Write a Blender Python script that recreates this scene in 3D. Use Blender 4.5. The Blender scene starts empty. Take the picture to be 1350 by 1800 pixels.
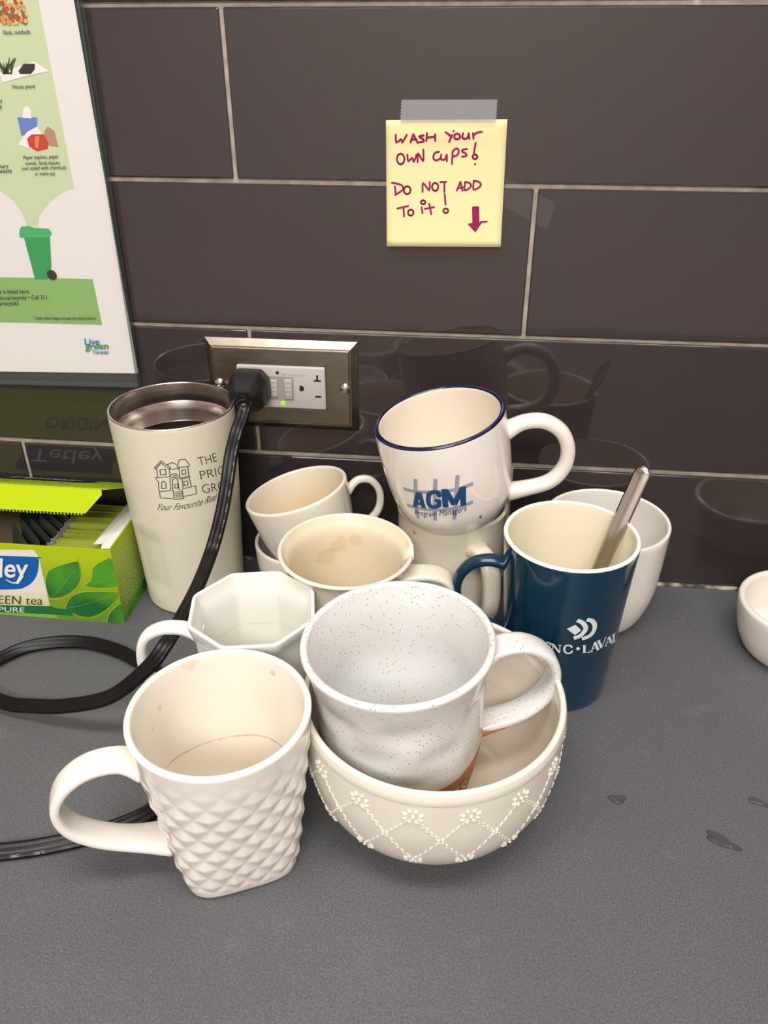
import bpy, bmesh, math, random
from mathutils import Vector, Matrix, Quaternion, noise
PI = math.pi
random.seed(7)
CAM = [1435.91526, 0.53152, 0.11456, -0.00176, 0.16494, -0.56767, 0.3893]
SC = bpy.context.scene
# ------------------------------------------------------------------ camera
def cam_basis(p, y, r):
    cz, sz = math.cos(y), math.sin(y)
    Rz = Matrix(((cz, -sz, 0), (sz, cz, 0), (0, 0, 1)))
    cp, sp = math.cos(p), math.sin(p)
    fwd = Vector((0, cp, -sp)); up = Vector((0, sp, cp)); rt = Vector((1, 0, 0))
    cr, sr = math.cos(r), math.sin(r)
    return Rz @ (cr * rt + sr * up), Rz @ (-sr * rt + cr * up), Rz @ fwd
cr_, cu_, cf_ = cam_basis(*CAM[1:4])
cd = bpy.data.cameras.new('camera'); co = bpy.data.objects.new('camera', cd); SC.collection.objects.link(co)
m3 = Matrix((cr_, cu_, -cf_)).transposed()
co.matrix_world = Matrix.Translation(Vector(CAM[4:7])) @ m3.to_4x4()
cd.sensor_fit = 'AUTO'; cd.sensor_width = 36; cd.lens = CAM[0] * 36 / 1800; cd.clip_start = 0.01; cd.clip_end = 50
SC.camera = co
# ------------------------------------------------------------------ world, lamps, exposure
w = bpy.data.worlds.new('world'); SC.world = w; w.use_nodes = True
w.node_tree.nodes['Background'].inputs[0].default_value = (1.0, 0.96, 0.9, 1)
w.node_tree.nodes['Background'].inputs[1].default_value = 0.15
SC.view_settings.view_transform = 'Standard'; SC.view_settings.look = 'None'
SC.view_settings.exposure = -0.30; SC.view_settings.gamma = 1; SC.view_settings.use_curve_mapping = False
def area(name, loc, sx, sy, power, col, rot=(0, 0, 0)):
    l = bpy.data.lights.new(name, 'AREA'); l.shape = 'RECTANGLE'; l.size = sx; l.size_y = sy; l.energy = power; l.color = col
    o = bpy.data.objects.new(name, l); SC.collection.objects.link(o); o.location = loc; o.rotation_euler = rot
    return o
WARM = (1.0, 0.96, 0.925)
area('ceiling_panel_lamp', (0.15, -0.62, 1.62), 1.2, 0.3, 26, WARM)
area('room_panel_lamp', (0.1, -2.1, 1.62), 1.2, 0.6, 75, WARM)

# ------------------------------------------------------------------ data measured on the real surfaces (metres)
MUG = {'diamond': [[0.0497, -0.2807, 0.0], [0.0, 0.0, 1.0]], 'snc': [[0.2321, -0.1234, 0.0], [0.0, 0.0, 1.0]], 'tumbler': [[-0.0481, -0.0457, 0.0], [0.0, 0.0, 1.0]], 'white': [[0.2672, -0.0462, 0.0], [0.0, 0.0, 1.0]], 'chip': [[0.0875, -0.1275, 0.0], [0.02, -0.01, 0.99975]], 'agm': [[0.1595, -0.07, 0.0985], [-0.19793, -0.07097, 0.97764]], 'under': [[0.1556, -0.06, 0.0], [0.0, 0.0, 1.0]], 'tilted': [[0.0544, -0.0523, 0.044], [-0.26205, 0.04101, 0.96418]], 'small': [[0.0415, -0.0435, 0.0], [0.0, 0.0, 1.0]], 'octo': [[0.0425, -0.1888, 0.0], [0.0, 0.0, 1.0]], 'speck': [[0.1385, -0.2335, 0.012], [-0.04494, -0.02197, 0.99875]], 'bowl': [[0.1533, -0.234, 0.0], [0.0, 0.0, 1.0]]}
PROF = {'tumbler': [[0.035, 0], [0.0375, 0.0015], [0.0383, 0.006], [0.04, 0.05], [0.0424, 0.1], [0.0445, 0.159]], 'snc': [[0.0318, 0], [0.0336, 0.001], [0.0346, 0.004], [0.036, 0.02], [0.039, 0.07], [0.0423, 0.1175]], 'agm': [[0.027, 0], [0.0292, 0.0006], [0.0318, 0.003], [0.0358, 0.0085], [0.0398, 0.0185], [0.0427, 0.0388], [0.0437, 0.0586], [0.0434, 0.0755]], 'under': [[0.026, 0], [0.028, 0.001], [0.03, 0.008], [0.0365, 0.03], [0.0385, 0.06], [0.0385, 0.09], [0.0396, 0.1]], 'speck': [[0.033, 0], [0.0352, 0.001], [0.0385, 0.008], [0.0435, 0.03], [0.0462, 0.055], [0.0462, 0.075], [0.048, 0.091], [0.0512, 0.1035]], 'diamond': [[0.0308, 0], [0.0318, 0.0008], [0.0332, 0.003], [0.0372, 0.025], [0.0402, 0.05], [0.0432, 0.075], [0.0457, 0.1006]], 'bowl': [[0.034, 0], [0.036, 0.0004], [0.046, 0.005], [0.059, 0.015], [0.0672, 0.03], [0.0707, 0.047], [0.0712, 0.064], [0.0712, 0.0728], [0.0706, 0.0732], [0.0716, 0.0738], [0.0718, 0.077], [0.0712, 0.08]]}
NOTE = [[[0.1076, 0.3326], [0.108, 0.3282], [0.1111, 0.3301], [0.1118, 0.3282], [0.1146, 0.3327]], [[0.1171, 0.3283], [0.1188, 0.3331], [0.1217, 0.328]], [[0.1174, 0.3299], [0.1209, 0.3302]], [[0.1254, 0.3325], [0.1226, 0.3318], [0.1251, 0.3303], [0.1255, 0.329], [0.1224, 0.3284]], [[0.1275, 0.3338], [0.1272, 0.3293]], [[0.1272, 0.3312], [0.1327, 0.3319]], [[0.1327, 0.3332], [0.1328, 0.3294]], [[0.1392, 0.3345], [0.141, 0.3335], [0.1428, 0.332]], [[0.1444, 0.3354], [0.1417, 0.3288]], [[0.1484, 0.3321], [0.1483, 0.3314], [0.1478, 0.3308], [0.1471, 0.3305], [0.1463, 0.3305], [0.1455, 0.3308], [0.145, 0.3313], [0.1448, 0.3321], [0.145, 0.3328], [0.1454, 0.3333], [0.1461, 0.3337], [0.1469, 0.3337], [0.1477, 0.3334], [0.1482, 0.3328], [0.1484, 0.3321]], [[0.1503, 0.334], [0.1499, 0.3321], [0.1505, 0.331], [0.1525, 0.3309], [0.1535, 0.3321], [0.1538, 0.334], [0.1544, 0.3309]], [[0.1565, 0.3341], [0.157, 0.3309]], [[0.1568, 0.3328], [0.1589, 0.3344], [0.162, 0.3349]], [[0.1133, 0.3185], [0.113, 0.3171], [0.1124, 0.316], [0.1114, 0.3154], [0.1103, 0.3154], [0.1094, 0.316], [0.1087, 0.3171], [0.1084, 0.3184], [0.1087, 0.3198], [0.1093, 0.3209], [0.1103, 0.3215], [0.1114, 0.3215], [0.1123, 0.3209], [0.113, 0.3199], [0.1133, 0.3185]], [[0.1151, 0.3211], [0.1158, 0.3172], [0.1183, 0.3192], [0.1194, 0.3169], [0.1211, 0.3212]], [[0.1219, 0.3167], [0.1221, 0.3219], [0.1254, 0.3174], [0.1254, 0.3242]], [[0.1355, 0.323], [0.1332, 0.3225], [0.132, 0.3207], [0.1322, 0.3187], [0.1342, 0.3179], [0.1363, 0.3191]], [[0.1369, 0.3214], [0.1367, 0.3195], [0.1374, 0.3184], [0.1395, 0.3187], [0.1404, 0.3214], [0.1407, 0.3175]], [[0.1442, 0.3234], [0.144, 0.316]], [[0.1439, 0.3228], [0.1455, 0.3247], [0.1473, 0.3249], [0.148, 0.3231], [0.1471, 0.3212], [0.1443, 0.3202]], [[0.1532, 0.3248], [0.1508, 0.3245], [0.1501, 0.3234], [0.1526, 0.3222], [0.153, 0.3209], [0.1503, 0.3203]], [[0.1585, 0.3284], [0.1577, 0.3223]], [[0.16, 0.3204], [0.1598, 0.3196], [0.159, 0.3191], [0.1581, 0.3191], [0.1573, 0.3196], [0.157, 0.3204], [0.1572, 0.3211], [0.158, 0.3216], [0.1589, 0.3216], [0.1597, 0.3211], [0.16, 0.3204]], [[0.1588, 0.3161], [0.159, 0.3159]], [[0.1052, 0.3039], [0.1095, 0.3033], [0.1124, 0.3019], [0.1121, 0.2995], [0.1074, 0.2965]], [[0.1072, 0.3018], [0.1078, 0.2967]], [[0.1175, 0.2996], [0.1173, 0.2985], [0.1167, 0.2977], [0.1159, 0.2972], [0.1149, 0.2972], [0.114, 0.2976], [0.1134, 0.2985], [0.1132, 0.2995], [0.1134, 0.3006], [0.114, 0.3014], [0.1148, 0.3019], [0.1158, 0.3019], [0.1167, 0.3015], [0.1173, 0.3007], [0.1175, 0.2996]], [[0.1255, 0.2987], [0.1257, 0.3041], [0.1298, 0.2998], [0.13, 0.3048]], [[0.1356, 0.3019], [0.1355, 0.3009], [0.135, 0.3], [0.1342, 0.2995], [0.1333, 0.2995], [0.1324, 0.3], [0.1319, 0.3008], [0.1316, 0.3019], [0.1318, 0.3029], [0.1323, 0.3038], [0.1331, 0.3042], [0.134, 0.3042], [0.1348, 0.3038], [0.1354, 0.303], [0.1356, 0.3019]], [[0.1368, 0.3049], [0.1407, 0.3051]], [[0.1396, 0.305], [0.1397, 0.2989]], [[0.1478, 0.2999], [0.1499, 0.3052], [0.1516, 0.2998]], [[0.1487, 0.3015], [0.1518, 0.3018]], [[0.153, 0.3052], [0.1529, 0.3002], [0.1561, 0.3016], [0.1569, 0.3033], [0.1556, 0.3047], [0.153, 0.3052]], [[0.1585, 0.3059], [0.1586, 0.3007], [0.1621, 0.302], [0.1632, 0.3039], [0.1616, 0.3055], [0.1585, 0.3059]], [[0.1089, 0.288], [0.1162, 0.2897]], [[0.1129, 0.2889], [0.1135, 0.283]], [[0.1197, 0.2856], [0.1195, 0.2847], [0.119, 0.2841], [0.1183, 0.2837], [0.1175, 0.2837], [0.1168, 0.284], [0.1162, 0.2847], [0.1161, 0.2855], [0.1162, 0.2863], [0.1167, 0.287], [0.1174, 0.2874], [0.1183, 0.2874], [0.119, 0.287], [0.1195, 0.2864], [0.1197, 0.2856]], [[0.125, 0.2891], [0.1258, 0.2853]], [[0.1274, 0.2923], [0.1272, 0.2915], [0.1265, 0.2911], [0.1256, 0.2911], [0.1248, 0.2915], [0.1245, 0.2922], [0.1248, 0.2929], [0.1255, 0.2934], [0.1264, 0.2934], [0.1271, 0.293], [0.1274, 0.2923]], [[0.13, 0.2913], [0.1316, 0.2848]], [[0.1272, 0.2881], [0.1333, 0.2893]], [[0.14, 0.2976], [0.1408, 0.2911]], [[0.1427, 0.2872], [0.1424, 0.2864], [0.1417, 0.2858], [0.1407, 0.2858], [0.1399, 0.2863], [0.1395, 0.2871], [0.1398, 0.2879], [0.1406, 0.2885], [0.1416, 0.2885], [0.1424, 0.288], [0.1427, 0.2872]], [[0.1644, 0.2805], [0.1684, 0.2808]], [[0.1589, 0.2896], [0.1596, 0.2801]], [[0.16, 0.2898], [0.1607, 0.2801]], [[0.1612, 0.2899], [0.1619, 0.2801]], [[0.1623, 0.2898], [0.163, 0.2802]]]
ARROW = [[0.1557, 0.2792], [0.159, 0.2799], [0.1634, 0.28], [0.1659, 0.2809], [0.1613, 0.2737]]
NOTEQ = [[0.1013, 0.341], [0.1774, 0.3422], [0.1787, 0.2648], [0.1019, 0.2633]]
TAPEQ = [[0.1112, 0.3528], [0.1704, 0.3533], [0.1705, 0.3407], [0.1106, 0.3402]]
TAPE2 = [[0.1785, 0.3083], [0.2122, 0.2933], [0.2084, 0.2764], [0.1768, 0.2916]]
HOUSE = [[[-1.59213, 0.13099], [-1.46477, 0.13674], [-1.33228, 0.13123], [-1.35734, 0.13021], [-1.46981, 0.13512], [-1.57232, 0.13013], [-1.59213, 0.13099]], [[-1.55275, 0.13022], [-1.56829, 0.12311]], [[-1.35734, 0.13021], [-1.36041, 0.12371]], [[-1.50464, 0.1297], [-1.41232, 0.1303], [-1.42016, 0.12606], [-1.512, 0.12555], [-1.50464, 0.1297]], [[-1.38004, 0.13356], [-1.29827, 0.13517], [-1.23813, 0.13344]], [[-1.1852, 0.13667], [-1.09776, 0.13663], [-1.03922, 0.13162], [-1.05176, 0.13042], [-1.22298, 0.13111], [-1.23219, 0.13172], [-1.1852, 0.13667]], [[-1.20569, 0.13102], [-1.21274, 0.12313]], [[-1.06987, 0.13034], [-1.07075, 0.12323]], [[-1.16855, 0.12849], [-1.10889, 0.12847], [-1.11128, 0.12508], [-1.17356, 0.12521], [-1.16855, 0.12849]], [[-1.34052, 0.12994], [-1.21528, 0.12999]], [[-1.34566, 0.12545], [-1.27594, 0.12655], [-1.23145, 0.12436]], [[-1.61076, 0.12302], [-1.50266, 0.12381], [-1.3537, 0.12432]], [[-1.59515, 0.12215], [-1.56419, 0.1197], [-1.58263, 0.11275]], [[-1.36995, 0.12267], [-1.38973, 0.11293]], [[-1.52817, 0.11461], [-1.51578, 0.11928], [-1.4741, 0.12076], [-1.44712, 0.1191], [-1.45626, 0.11506], [-1.52817, 0.11461]], [[-1.21428, 0.12261], [-1.06175, 0.12313], [-1.05824, 0.122], [-1.21031, 0.12165]], [[-1.18455, 0.12129], [-1.18755, 0.11382]], [[-1.07017, 0.12174], [-1.05524, 0.11452]], [[-1.16284, 0.11944], [-1.10343, 0.11948], [-1.10372, 0.11606], [-1.16495, 0.11619], [-1.16284, 0.11944]], [[-1.34812, 0.12258], [-1.28464, 0.12516], [-1.2269, 0.1221]], [[-1.356, 0.11283], [-1.33794, 0.12083], [-1.28504, 0.12351], [-1.25328, 0.12071], [-1.25319, 0.11306]], [[-1.31072, 0.11793], [-1.26151, 0.11791], [-1.26608, 0.11483], [-1.31613, 0.11476], [-1.31072, 0.11793]], [[-1.5791, 0.11223], [-1.38956, 0.11311]], [[-1.5791, 0.11223], [-1.57907, 0.10699], [-1.37628, 0.10645]], [[-1.18309, 0.11382], [-0.9852, 0.11438], [-0.98513, 0.10798], [-1.18963, 0.10743]], [[-1.34909, 0.11283], [-1.35515, 0.10582], [-1.20586, 0.10574], [-1.20697, 0.11339]], [[-1.32573, 0.11159], [-1.21194, 0.11162]], [[-1.32562, 0.11017], [-1.21142, 0.1102]], [[-1.32715, 0.10884], [-1.20851, 0.10887]], [[-1.32935, 0.10741], [-1.21024, 0.10745]]]
TUMTXT = [['THE', [-0.88398, 0.1291], [0.32891, -0.00093], [-0.02288, 0.00675]], ['PRICE', [-0.88527, 0.11834], [0.59803, -0.00365], [-0.01312, 0.00686]], ['GROUP', [-0.8794, 0.10688], [0.7276, -0.00629], [-0.01162, 0.00714]], ['Your Favourite Real', [-1.67654, 0.09643], [1.03086, 0.00157], [0.04867, 0.00544]]]
AGML = [['A', [-2.1347, 0.03144], [0.21106, 0.00035], [0.07599, 0.01324]], ['G', [-1.89582, 0.03162], [0.22982, 0.00037], [0.06489, 0.01488]], ['M', [-1.62029, 0.03239], [0.32049, -0.00129], [0.04233, 0.01477]]]
AGMTXT = [['AGM', [-2.1264, 0.03178], [0.82429, -0.00066], [0.06183, 0.01276]], ['Program Managers', [-2.17197, 0.02268], [0.86425, 0.00236], [0.0484, 0.0064]]]
AGMGRID = [[[-1.95603, 0.05535], [-2.13287, 0.02108]], [[-1.64941, 0.05544], [-1.81907, 0.0211]], [[-1.32808, 0.05554], [-1.50333, 0.02123]], [[-2.23606, 0.04527], [-1.98476, 0.04512], [-1.71136, 0.04527], [-1.45681, 0.04517], [-1.12152, 0.04587]], [[-2.28596, 0.031], [-2.02043, 0.0309], [-1.73238, 0.03052], [-1.43844, 0.03073], [-1.16549, 0.0321]]]
AGMSPOT = [-1.0696, 0.01733]
SNCRH = [[-1.60308, 0.07406], [-1.48217, 0.07774], [-1.37543, 0.07319], [-1.45946, 0.06924]]
SNCARC = [[[-1.46731, 0.08125], [-1.38727, 0.07963], [-1.31024, 0.07515], [-1.31877, 0.07213], [-1.37518, 0.06861], [-1.47309, 0.0667]], [[-1.31813, 0.08148], [-1.23953, 0.0804], [-1.16545, 0.07626], [-1.16032, 0.07148], [-1.21337, 0.06771], [-1.33746, 0.06594]]]
SNCTXT = [['S', [-1.92333, 0.05403], [0.11627, 0.0], [0.00412, 0.00635]], ['N', [-1.79538, 0.05385], [0.16326, -0.00016], [-0.01575, 0.00649]], ['C', [-1.59827, 0.05354], [0.1472, 0.00066], [-0.02474, 0.00672]], ['.', [-1.40465, 0.05638], [0.07631, -0.00026], [-0.0112, 0.00312]], ['L', [-1.2848, 0.05389], [0.1398, -0.00096], [-0.02601, 0.00648]], ['A', [-1.13822, 0.05321], [0.17985, -0.00017], [-0.04419, 0.00819]], ['V', [-1.01899, 0.05364], [0.20798, 0.00013], [-0.03672, 0.00809]], ['A', [-0.84456, 0.05369], [0.25127, -0.00232], [-0.07029, 0.00824]], ['L', [-0.61766, 0.05137], [0.33449, -0.00516], [-0.11171, 0.00955]]]
BOWLF = [[-1.64322, 0.06598], [-1.24694, 0.06561], [-1.64195, 0.03792], [-1.23535, 0.03524], [-1.4534, 0.05243], [-0.86529, 0.06981], [-2.05559, 0.0668]]
PTXT = [['Nuts, nutshells', [-0.1396, 0.3877], [0.0177, 0.0003], [0.0007, 0.0028], 'ink'], ['House plants', [-0.141, 0.3572], [0.0155, 0.0004], [0.0007, 0.003], 'ink'], ['Paper napkins, paper', [-0.1437, 0.3149], [0.0251, 0.001], [0.0008, 0.0032], 'ink'], ['towels, facial tissues', [-0.1432, 0.3117], [0.0247, 0.0007], [0.0006, 0.0029], 'ink'], ['(not soiled with chemicals', [-0.1465, 0.3081], [0.0317, 0.0011], [0.0008, 0.0032], 'ink'], ['or make-up)', [-0.1379, 0.305], [0.0143, 0.0005], [0.0007, 0.0029], 'ink'], ['sanitary', [-0.1671, 0.3089], [0.0115, 0.0005], [0.0008, 0.0032], 'ink'], ['pet waste', [-0.1696, 0.3056], [0.0157, 0.0006], [0.0008, 0.0033], 'ink'], ['d', [-0.1519, 0.3496], [0.0016, 0.0], [0.0006, 0.0023], 'ink'], ['s', [-0.1528, 0.3462], [0.0016, 0.0], [0.0006, 0.002], 'ink'], ['age is listed here.', [-0.1875, 0.2228], [0.027, 0.0009], [0.0011, 0.0043], 'ink'], ['oronto.ca/recycle) • Call 311.', [-0.1923, 0.2181], [0.0454, 0.0018], [0.0011, 0.0042], 'ink'], ['to.ca/recycle).', [-0.1925, 0.2138], [0.022, 0.0011], [0.0011, 0.0043], 'ink'], ['Credit: Halton Region concept and selected photos', [-0.1609, 0.2045], [0.0476, 0.0016], [0.0007, 0.0031], 'ink'], ['Live', [-0.1254, 0.187], [0.0117, 0.0004], [0.0006, 0.0053], 'blue'], ['green', [-0.126, 0.1816], [0.0181, 0.0012], [0.001, 0.0054], 'dgreen'], ['Toronto', [-0.1209, 0.1801], [0.013, 0.0005], [0.0006, 0.0031], 'blue']]
PPAPER = [[-0.1647, 0.4155], [-0.0903, 0.415], [-0.0875, 0.166], [-0.2368, 0.1622]]
PHOLD = [[-0.165, 0.4155], [-0.0851, 0.415], [-0.0876, 0.1557], [-0.2403, 0.151]]
PPOLY = [['pale', [[-0.1647, 0.4155], [-0.113, 0.4152], [-0.1115, 0.2978], [-0.1197, 0.2951], [-0.1291, 0.2897], [-0.1362, 0.2837], [-0.1405, 0.279], [-0.1433, 0.2721], [-0.1513, 0.272], [-0.1532, 0.2818], [-0.158, 0.2892], [-0.1656, 0.2954], [-0.198, 0.2986]]], ['paper', [[-0.199, 0.2949], [-0.1667, 0.2909], [-0.1591, 0.2881], [-0.1537, 0.2795], [-0.1602, 0.284], [-0.1672, 0.2891], [-0.1997, 0.2926]]], ['mid', [[-0.2162, 0.2345], [-0.1102, 0.2366], [-0.1091, 0.2028], [-0.2257, 0.201]]], ['bin', [[-0.1556, 0.2665], [-0.1359, 0.2657], [-0.1394, 0.2439], [-0.1443, 0.2353], [-0.1539, 0.235]]], ['binlid', [[-0.1574, 0.2695], [-0.1556, 0.2719], [-0.1504, 0.2724], [-0.1464, 0.2713], [-0.1357, 0.2708], [-0.1338, 0.2677], [-0.1361, 0.265], [-0.1583, 0.2641], [-0.1585, 0.2664]]], ['tissue', [[-0.1418, 0.3412], [-0.128, 0.3413], [-0.1297, 0.3339], [-0.1392, 0.3303], [-0.1416, 0.3303]]], ['white', [[-0.1383, 0.3409], [-0.1362, 0.3467], [-0.1335, 0.348], [-0.1316, 0.346], [-0.1321, 0.3406]]], ['white', [[-0.1454, 0.3247], [-0.1372, 0.3324], [-0.1292, 0.3359], [-0.1267, 0.3298], [-0.1289, 0.3235], [-0.1364, 0.322]]], ['red', [[-0.1381, 0.3283], [-0.1343, 0.3311], [-0.1256, 0.3312], [-0.1225, 0.3271], [-0.1252, 0.3222], [-0.1327, 0.3207], [-0.1377, 0.3234]]], ['orange', [[-0.1322, 0.3297], [-0.1289, 0.3304], [-0.1316, 0.3221], [-0.1337, 0.3235]]], ['brown', [[-0.1253, 0.3325], [-0.1221, 0.336], [-0.118, 0.3333], [-0.1173, 0.3237], [-0.1231, 0.3243], [-0.1251, 0.3298]]], ['white', [[-0.147, 0.3614], [-0.1475, 0.3669], [-0.123, 0.3734], [-0.1139, 0.368], [-0.1287, 0.3654]]], ['soil', [[-0.1346, 0.3679], [-0.1301, 0.3721], [-0.1225, 0.3721], [-0.1233, 0.3689], [-0.1265, 0.3663], [-0.1338, 0.3663]]]]
NUTS = [[-0.1353, 0.4053, 0.0013, 'nut1'], [-0.138, 0.4063, 0.00145, 'nut2'], [-0.1249, 0.3973, 0.00112, 'nut3'], [-0.1331, 0.3972, 0.00173, 'nut2'], [-0.1357, 0.3954, 0.00173, 'nut2'], [-0.1249, 0.4042, 0.00121, 'nut3'], [-0.1237, 0.395, 0.00175, 'nut2'], [-0.1381, 0.3993, 0.00157, 'nut3'], [-0.1351, 0.4036, 0.00118, 'nut3'], [-0.1242, 0.4064, 0.00119, 'nut3'], [-0.1234, 0.3963, 0.00141, 'nut2'], [-0.1319, 0.4031, 0.00135, 'nut1'], [-0.1341, 0.3968, 0.00094, 'nut1'], [-0.1312, 0.3945, 0.00142, 'nut3'], [-0.131, 0.4024, 0.0019, 'nut1'], [-0.1385, 0.3955, 0.00154, 'nut2'], [-0.1346, 0.4023, 0.00165, 'nut2'], [-0.128, 0.4041, 0.00122, 'nut1'], [-0.1266, 0.4032, 0.00148, 'nut1'], [-0.1375, 0.3953, 0.00119, 'nut1'], [-0.1389, 0.3982, 0.0018, 'nut2'], [-0.1262, 0.395, 0.00092, 'nut2'], [-0.1338, 0.4047, 0.00155, 'nut3'], [-0.1272, 0.4056, 0.00152, 'nut2'], [-0.1343, 0.4035, 0.0015, 'nut1'], [-0.1336, 0.4064, 0.00094, 'nut1'], [-0.133, 0.3969, 0.0019, 'nut3'], [-0.1379, 0.3947, 0.00132, 'nut1'], [-0.1376, 0.4058, 0.00164, 'nut3'], [-0.1272, 0.4047, 0.00094, 'nut2'], [-0.129, 0.4027, 0.00094, 'nut3'], [-0.1343, 0.3945, 0.00155, 'nut1'], [-0.1309, 0.4036, 0.00131, 'nut1'], [-0.1357, 0.4012, 0.00155, 'nut2'], [-0.1244, 0.4006, 0.00093, 'nut2'], [-0.135, 0.4002, 0.00167, 'nut2'], [-0.1237, 0.4048, 0.00095, 'nut2'], [-0.1293, 0.3946, 0.0013, 'nut3'], [-0.1276, 0.397, 0.00164, 'nut2'], [-0.1326, 0.4014, 0.00183, 'nut3'], [-0.1231, 0.3954, 0.00124, 'nut3'], [-0.131, 0.3957, 0.00122, 'nut2'], [-0.13, 0.3987, 0.00159, 'nut2'], [-0.1335, 0.4018, 0.0014, 'nut2'], [-0.122, 0.3985, 0.00094, 'nut3'], [-0.1374, 0.3949, 0.00157, 'nut1'], [-0.1237, 0.3983, 0.00136, 'nut2'], [-0.1259, 0.3954, 0.00112, 'nut1'], [-0.1358, 0.4046, 0.00151, 'nut2'], [-0.1376, 0.3968, 0.00168, 'nut1'], [-0.1295, 0.396, 0.0011, 'nut3'], [-0.1285, 0.3967, 0.00146, 'nut2'], [-0.1228, 0.4013, 0.00098, 'nut3'], [-0.1287, 0.4007, 0.00176, 'nut3'], [-0.1254, 0.406, 0.00098, 'nut3'], [-0.123, 0.403, 0.00125, 'nut1'], [-0.1381, 0.4, 0.00128, 'nut2'], [-0.1325, 0.3974, 0.00176, 'nut2'], [-0.138, 0.4051, 0.00152, 'nut2'], [-0.1302, 0.4013, 0.00176, 'nut2']]
GRASS = [[[-0.1453, 0.3663], [-0.1356, 0.3753]], [[-0.1438, 0.3663], [-0.1365, 0.3738]], [[-0.1405, 0.3663], [-0.1465, 0.3709]], [[-0.1446, 0.3663], [-0.1461, 0.3734]], [[-0.1435, 0.3663], [-0.1414, 0.3708]], [[-0.1411, 0.3663], [-0.1478, 0.3745]], [[-0.1422, 0.3663], [-0.1418, 0.372]], [[-0.1426, 0.3663], [-0.1467, 0.3749]], [[-0.1402, 0.3663], [-0.1437, 0.3716]], [[-0.1393, 0.3663], [-0.1398, 0.3722]], [[-0.1417, 0.3663], [-0.1445, 0.3707]], [[-0.1427, 0.3663], [-0.1353, 0.3746]], [[-0.1401, 0.3663], [-0.1375, 0.3726]], [[-0.1428, 0.3663], [-0.1467, 0.3716]], [[-0.1434, 0.3663], [-0.1385, 0.3757]], [[-0.1452, 0.3663], [-0.1467, 0.3714]], [[-0.1446, 0.3663], [-0.1356, 0.3742]], [[-0.142, 0.3663], [-0.1435, 0.3726]], [[-0.1451, 0.3663], [-0.1433, 0.3706]], [[-0.1446, 0.3663], [-0.1389, 0.3744]], [[-0.1438, 0.3663], [-0.1471, 0.3764]], [[-0.1395, 0.3663], [-0.1372, 0.3714]], [[-0.1405, 0.3663], [-0.1345, 0.3755]], [[-0.1419, 0.3663], [-0.1415, 0.3729]], [[-0.1396, 0.3663], [-0.1384, 0.3704]], [[-0.145, 0.3663], [-0.1395, 0.3722]]]
WHEEL = [-0.1402, 0.2387]
BPOLY = [['cream', [[-0.2369, 0.0578], [-0.1466, 0.0629], [-0.1444, 0.0565], [-0.1455, 0.0119], [-0.2532, 0.0048]]], ['navy', [[-0.2224, 0.0518], [-0.1471, 0.0569], [-0.1449, 0.0555], [-0.1457, 0.0504], [-0.1494, 0.0409], [-0.1546, 0.0338], [-0.1617, 0.0285], [-0.1715, 0.0256], [-0.2105, 0.0233], [-0.2249, 0.0309]]], ['dgreen', [[-0.2531, 0.0054], [-0.1455, 0.0121], [-0.1404, 0.0105], [-0.1278, 0.0097], [-0.1289, 0.0042], [-0.1435, 0.0042], [-0.2555, -0.0026]]], ['lime2', [[-0.2556, -0.0029], [-0.1435, 0.0042], [-0.1398, 0.0002], [-0.2568, -0.0068]]], ['leaf', [[-0.1441, 0.0206], [-0.1441, 0.0299], [-0.1433, 0.0362], [-0.1392, 0.0448], [-0.133, 0.0488], [-0.1263, 0.0516], [-0.1187, 0.0544], [-0.1146, 0.0555], [-0.1137, 0.0508], [-0.1144, 0.0446], [-0.1169, 0.0373], [-0.1207, 0.0318], [-0.1271, 0.0265], [-0.1342, 0.0223]]], ['leaf', [[-0.1125, 0.0338], [-0.1078, 0.0385], [-0.1057, 0.0443], [-0.1042, 0.0495], [-0.0996, 0.0544], [-0.0938, 0.0578], [-0.0865, 0.0596], [-0.0862, 0.0417], [-0.0868, 0.0357], [-0.0946, 0.0341], [-0.1036, 0.0329]]], ['leaf', [[-0.1327, 0.0125], [-0.1274, 0.0207], [-0.121, 0.0254], [-0.1116, 0.0283], [-0.1007, 0.0294], [-0.0888, 0.0293], [-0.0922, 0.0225], [-0.0979, 0.0157], [-0.1062, 0.0091], [-0.1161, 0.0046], [-0.1242, 0.0054], [-0.13, 0.0081]]], ['leaf', [[-0.1015, 0.0004], [-0.0988, 0.0081], [-0.0936, 0.0144], [-0.0863, 0.0183], [-0.0859, 0.0027], [-0.0862, 0.0]]]]
BVEIN = [[[-0.1412, 0.0212], [-0.1302, 0.0331], [-0.1182, 0.0484], [-0.1135, 0.0588]], [[-0.1113, 0.0341], [-0.1008, 0.0385], [-0.0877, 0.0457]], [[-0.131, 0.0118], [-0.1136, 0.0176], [-0.0885, 0.0294]]]
BHALO = [[[-0.1439, 0.0193], [-0.1445, 0.0288], [-0.1436, 0.0362], [-0.1393, 0.0453], [-0.1261, 0.0524], [-0.114, 0.0562]], [[-0.1439, 0.0191], [-0.1326, 0.0213], [-0.1243, 0.0268], [-0.1167, 0.0362], [-0.114, 0.0447], [-0.114, 0.0562]], [[-0.1133, 0.0332], [-0.1037, 0.0321], [-0.0948, 0.033], [-0.087, 0.0349]], [[-0.1333, 0.0116], [-0.128, 0.0212], [-0.1209, 0.0263], [-0.1114, 0.0292], [-0.0882, 0.0302]], [[-0.1283, 0.0072], [-0.1234, 0.0043], [-0.1154, 0.0036], [-0.1055, 0.008], [-0.0937, 0.0192]], [[-0.102, 0.0004], [-0.0994, 0.0083], [-0.094, 0.015], [-0.0861, 0.0193]]]
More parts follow.
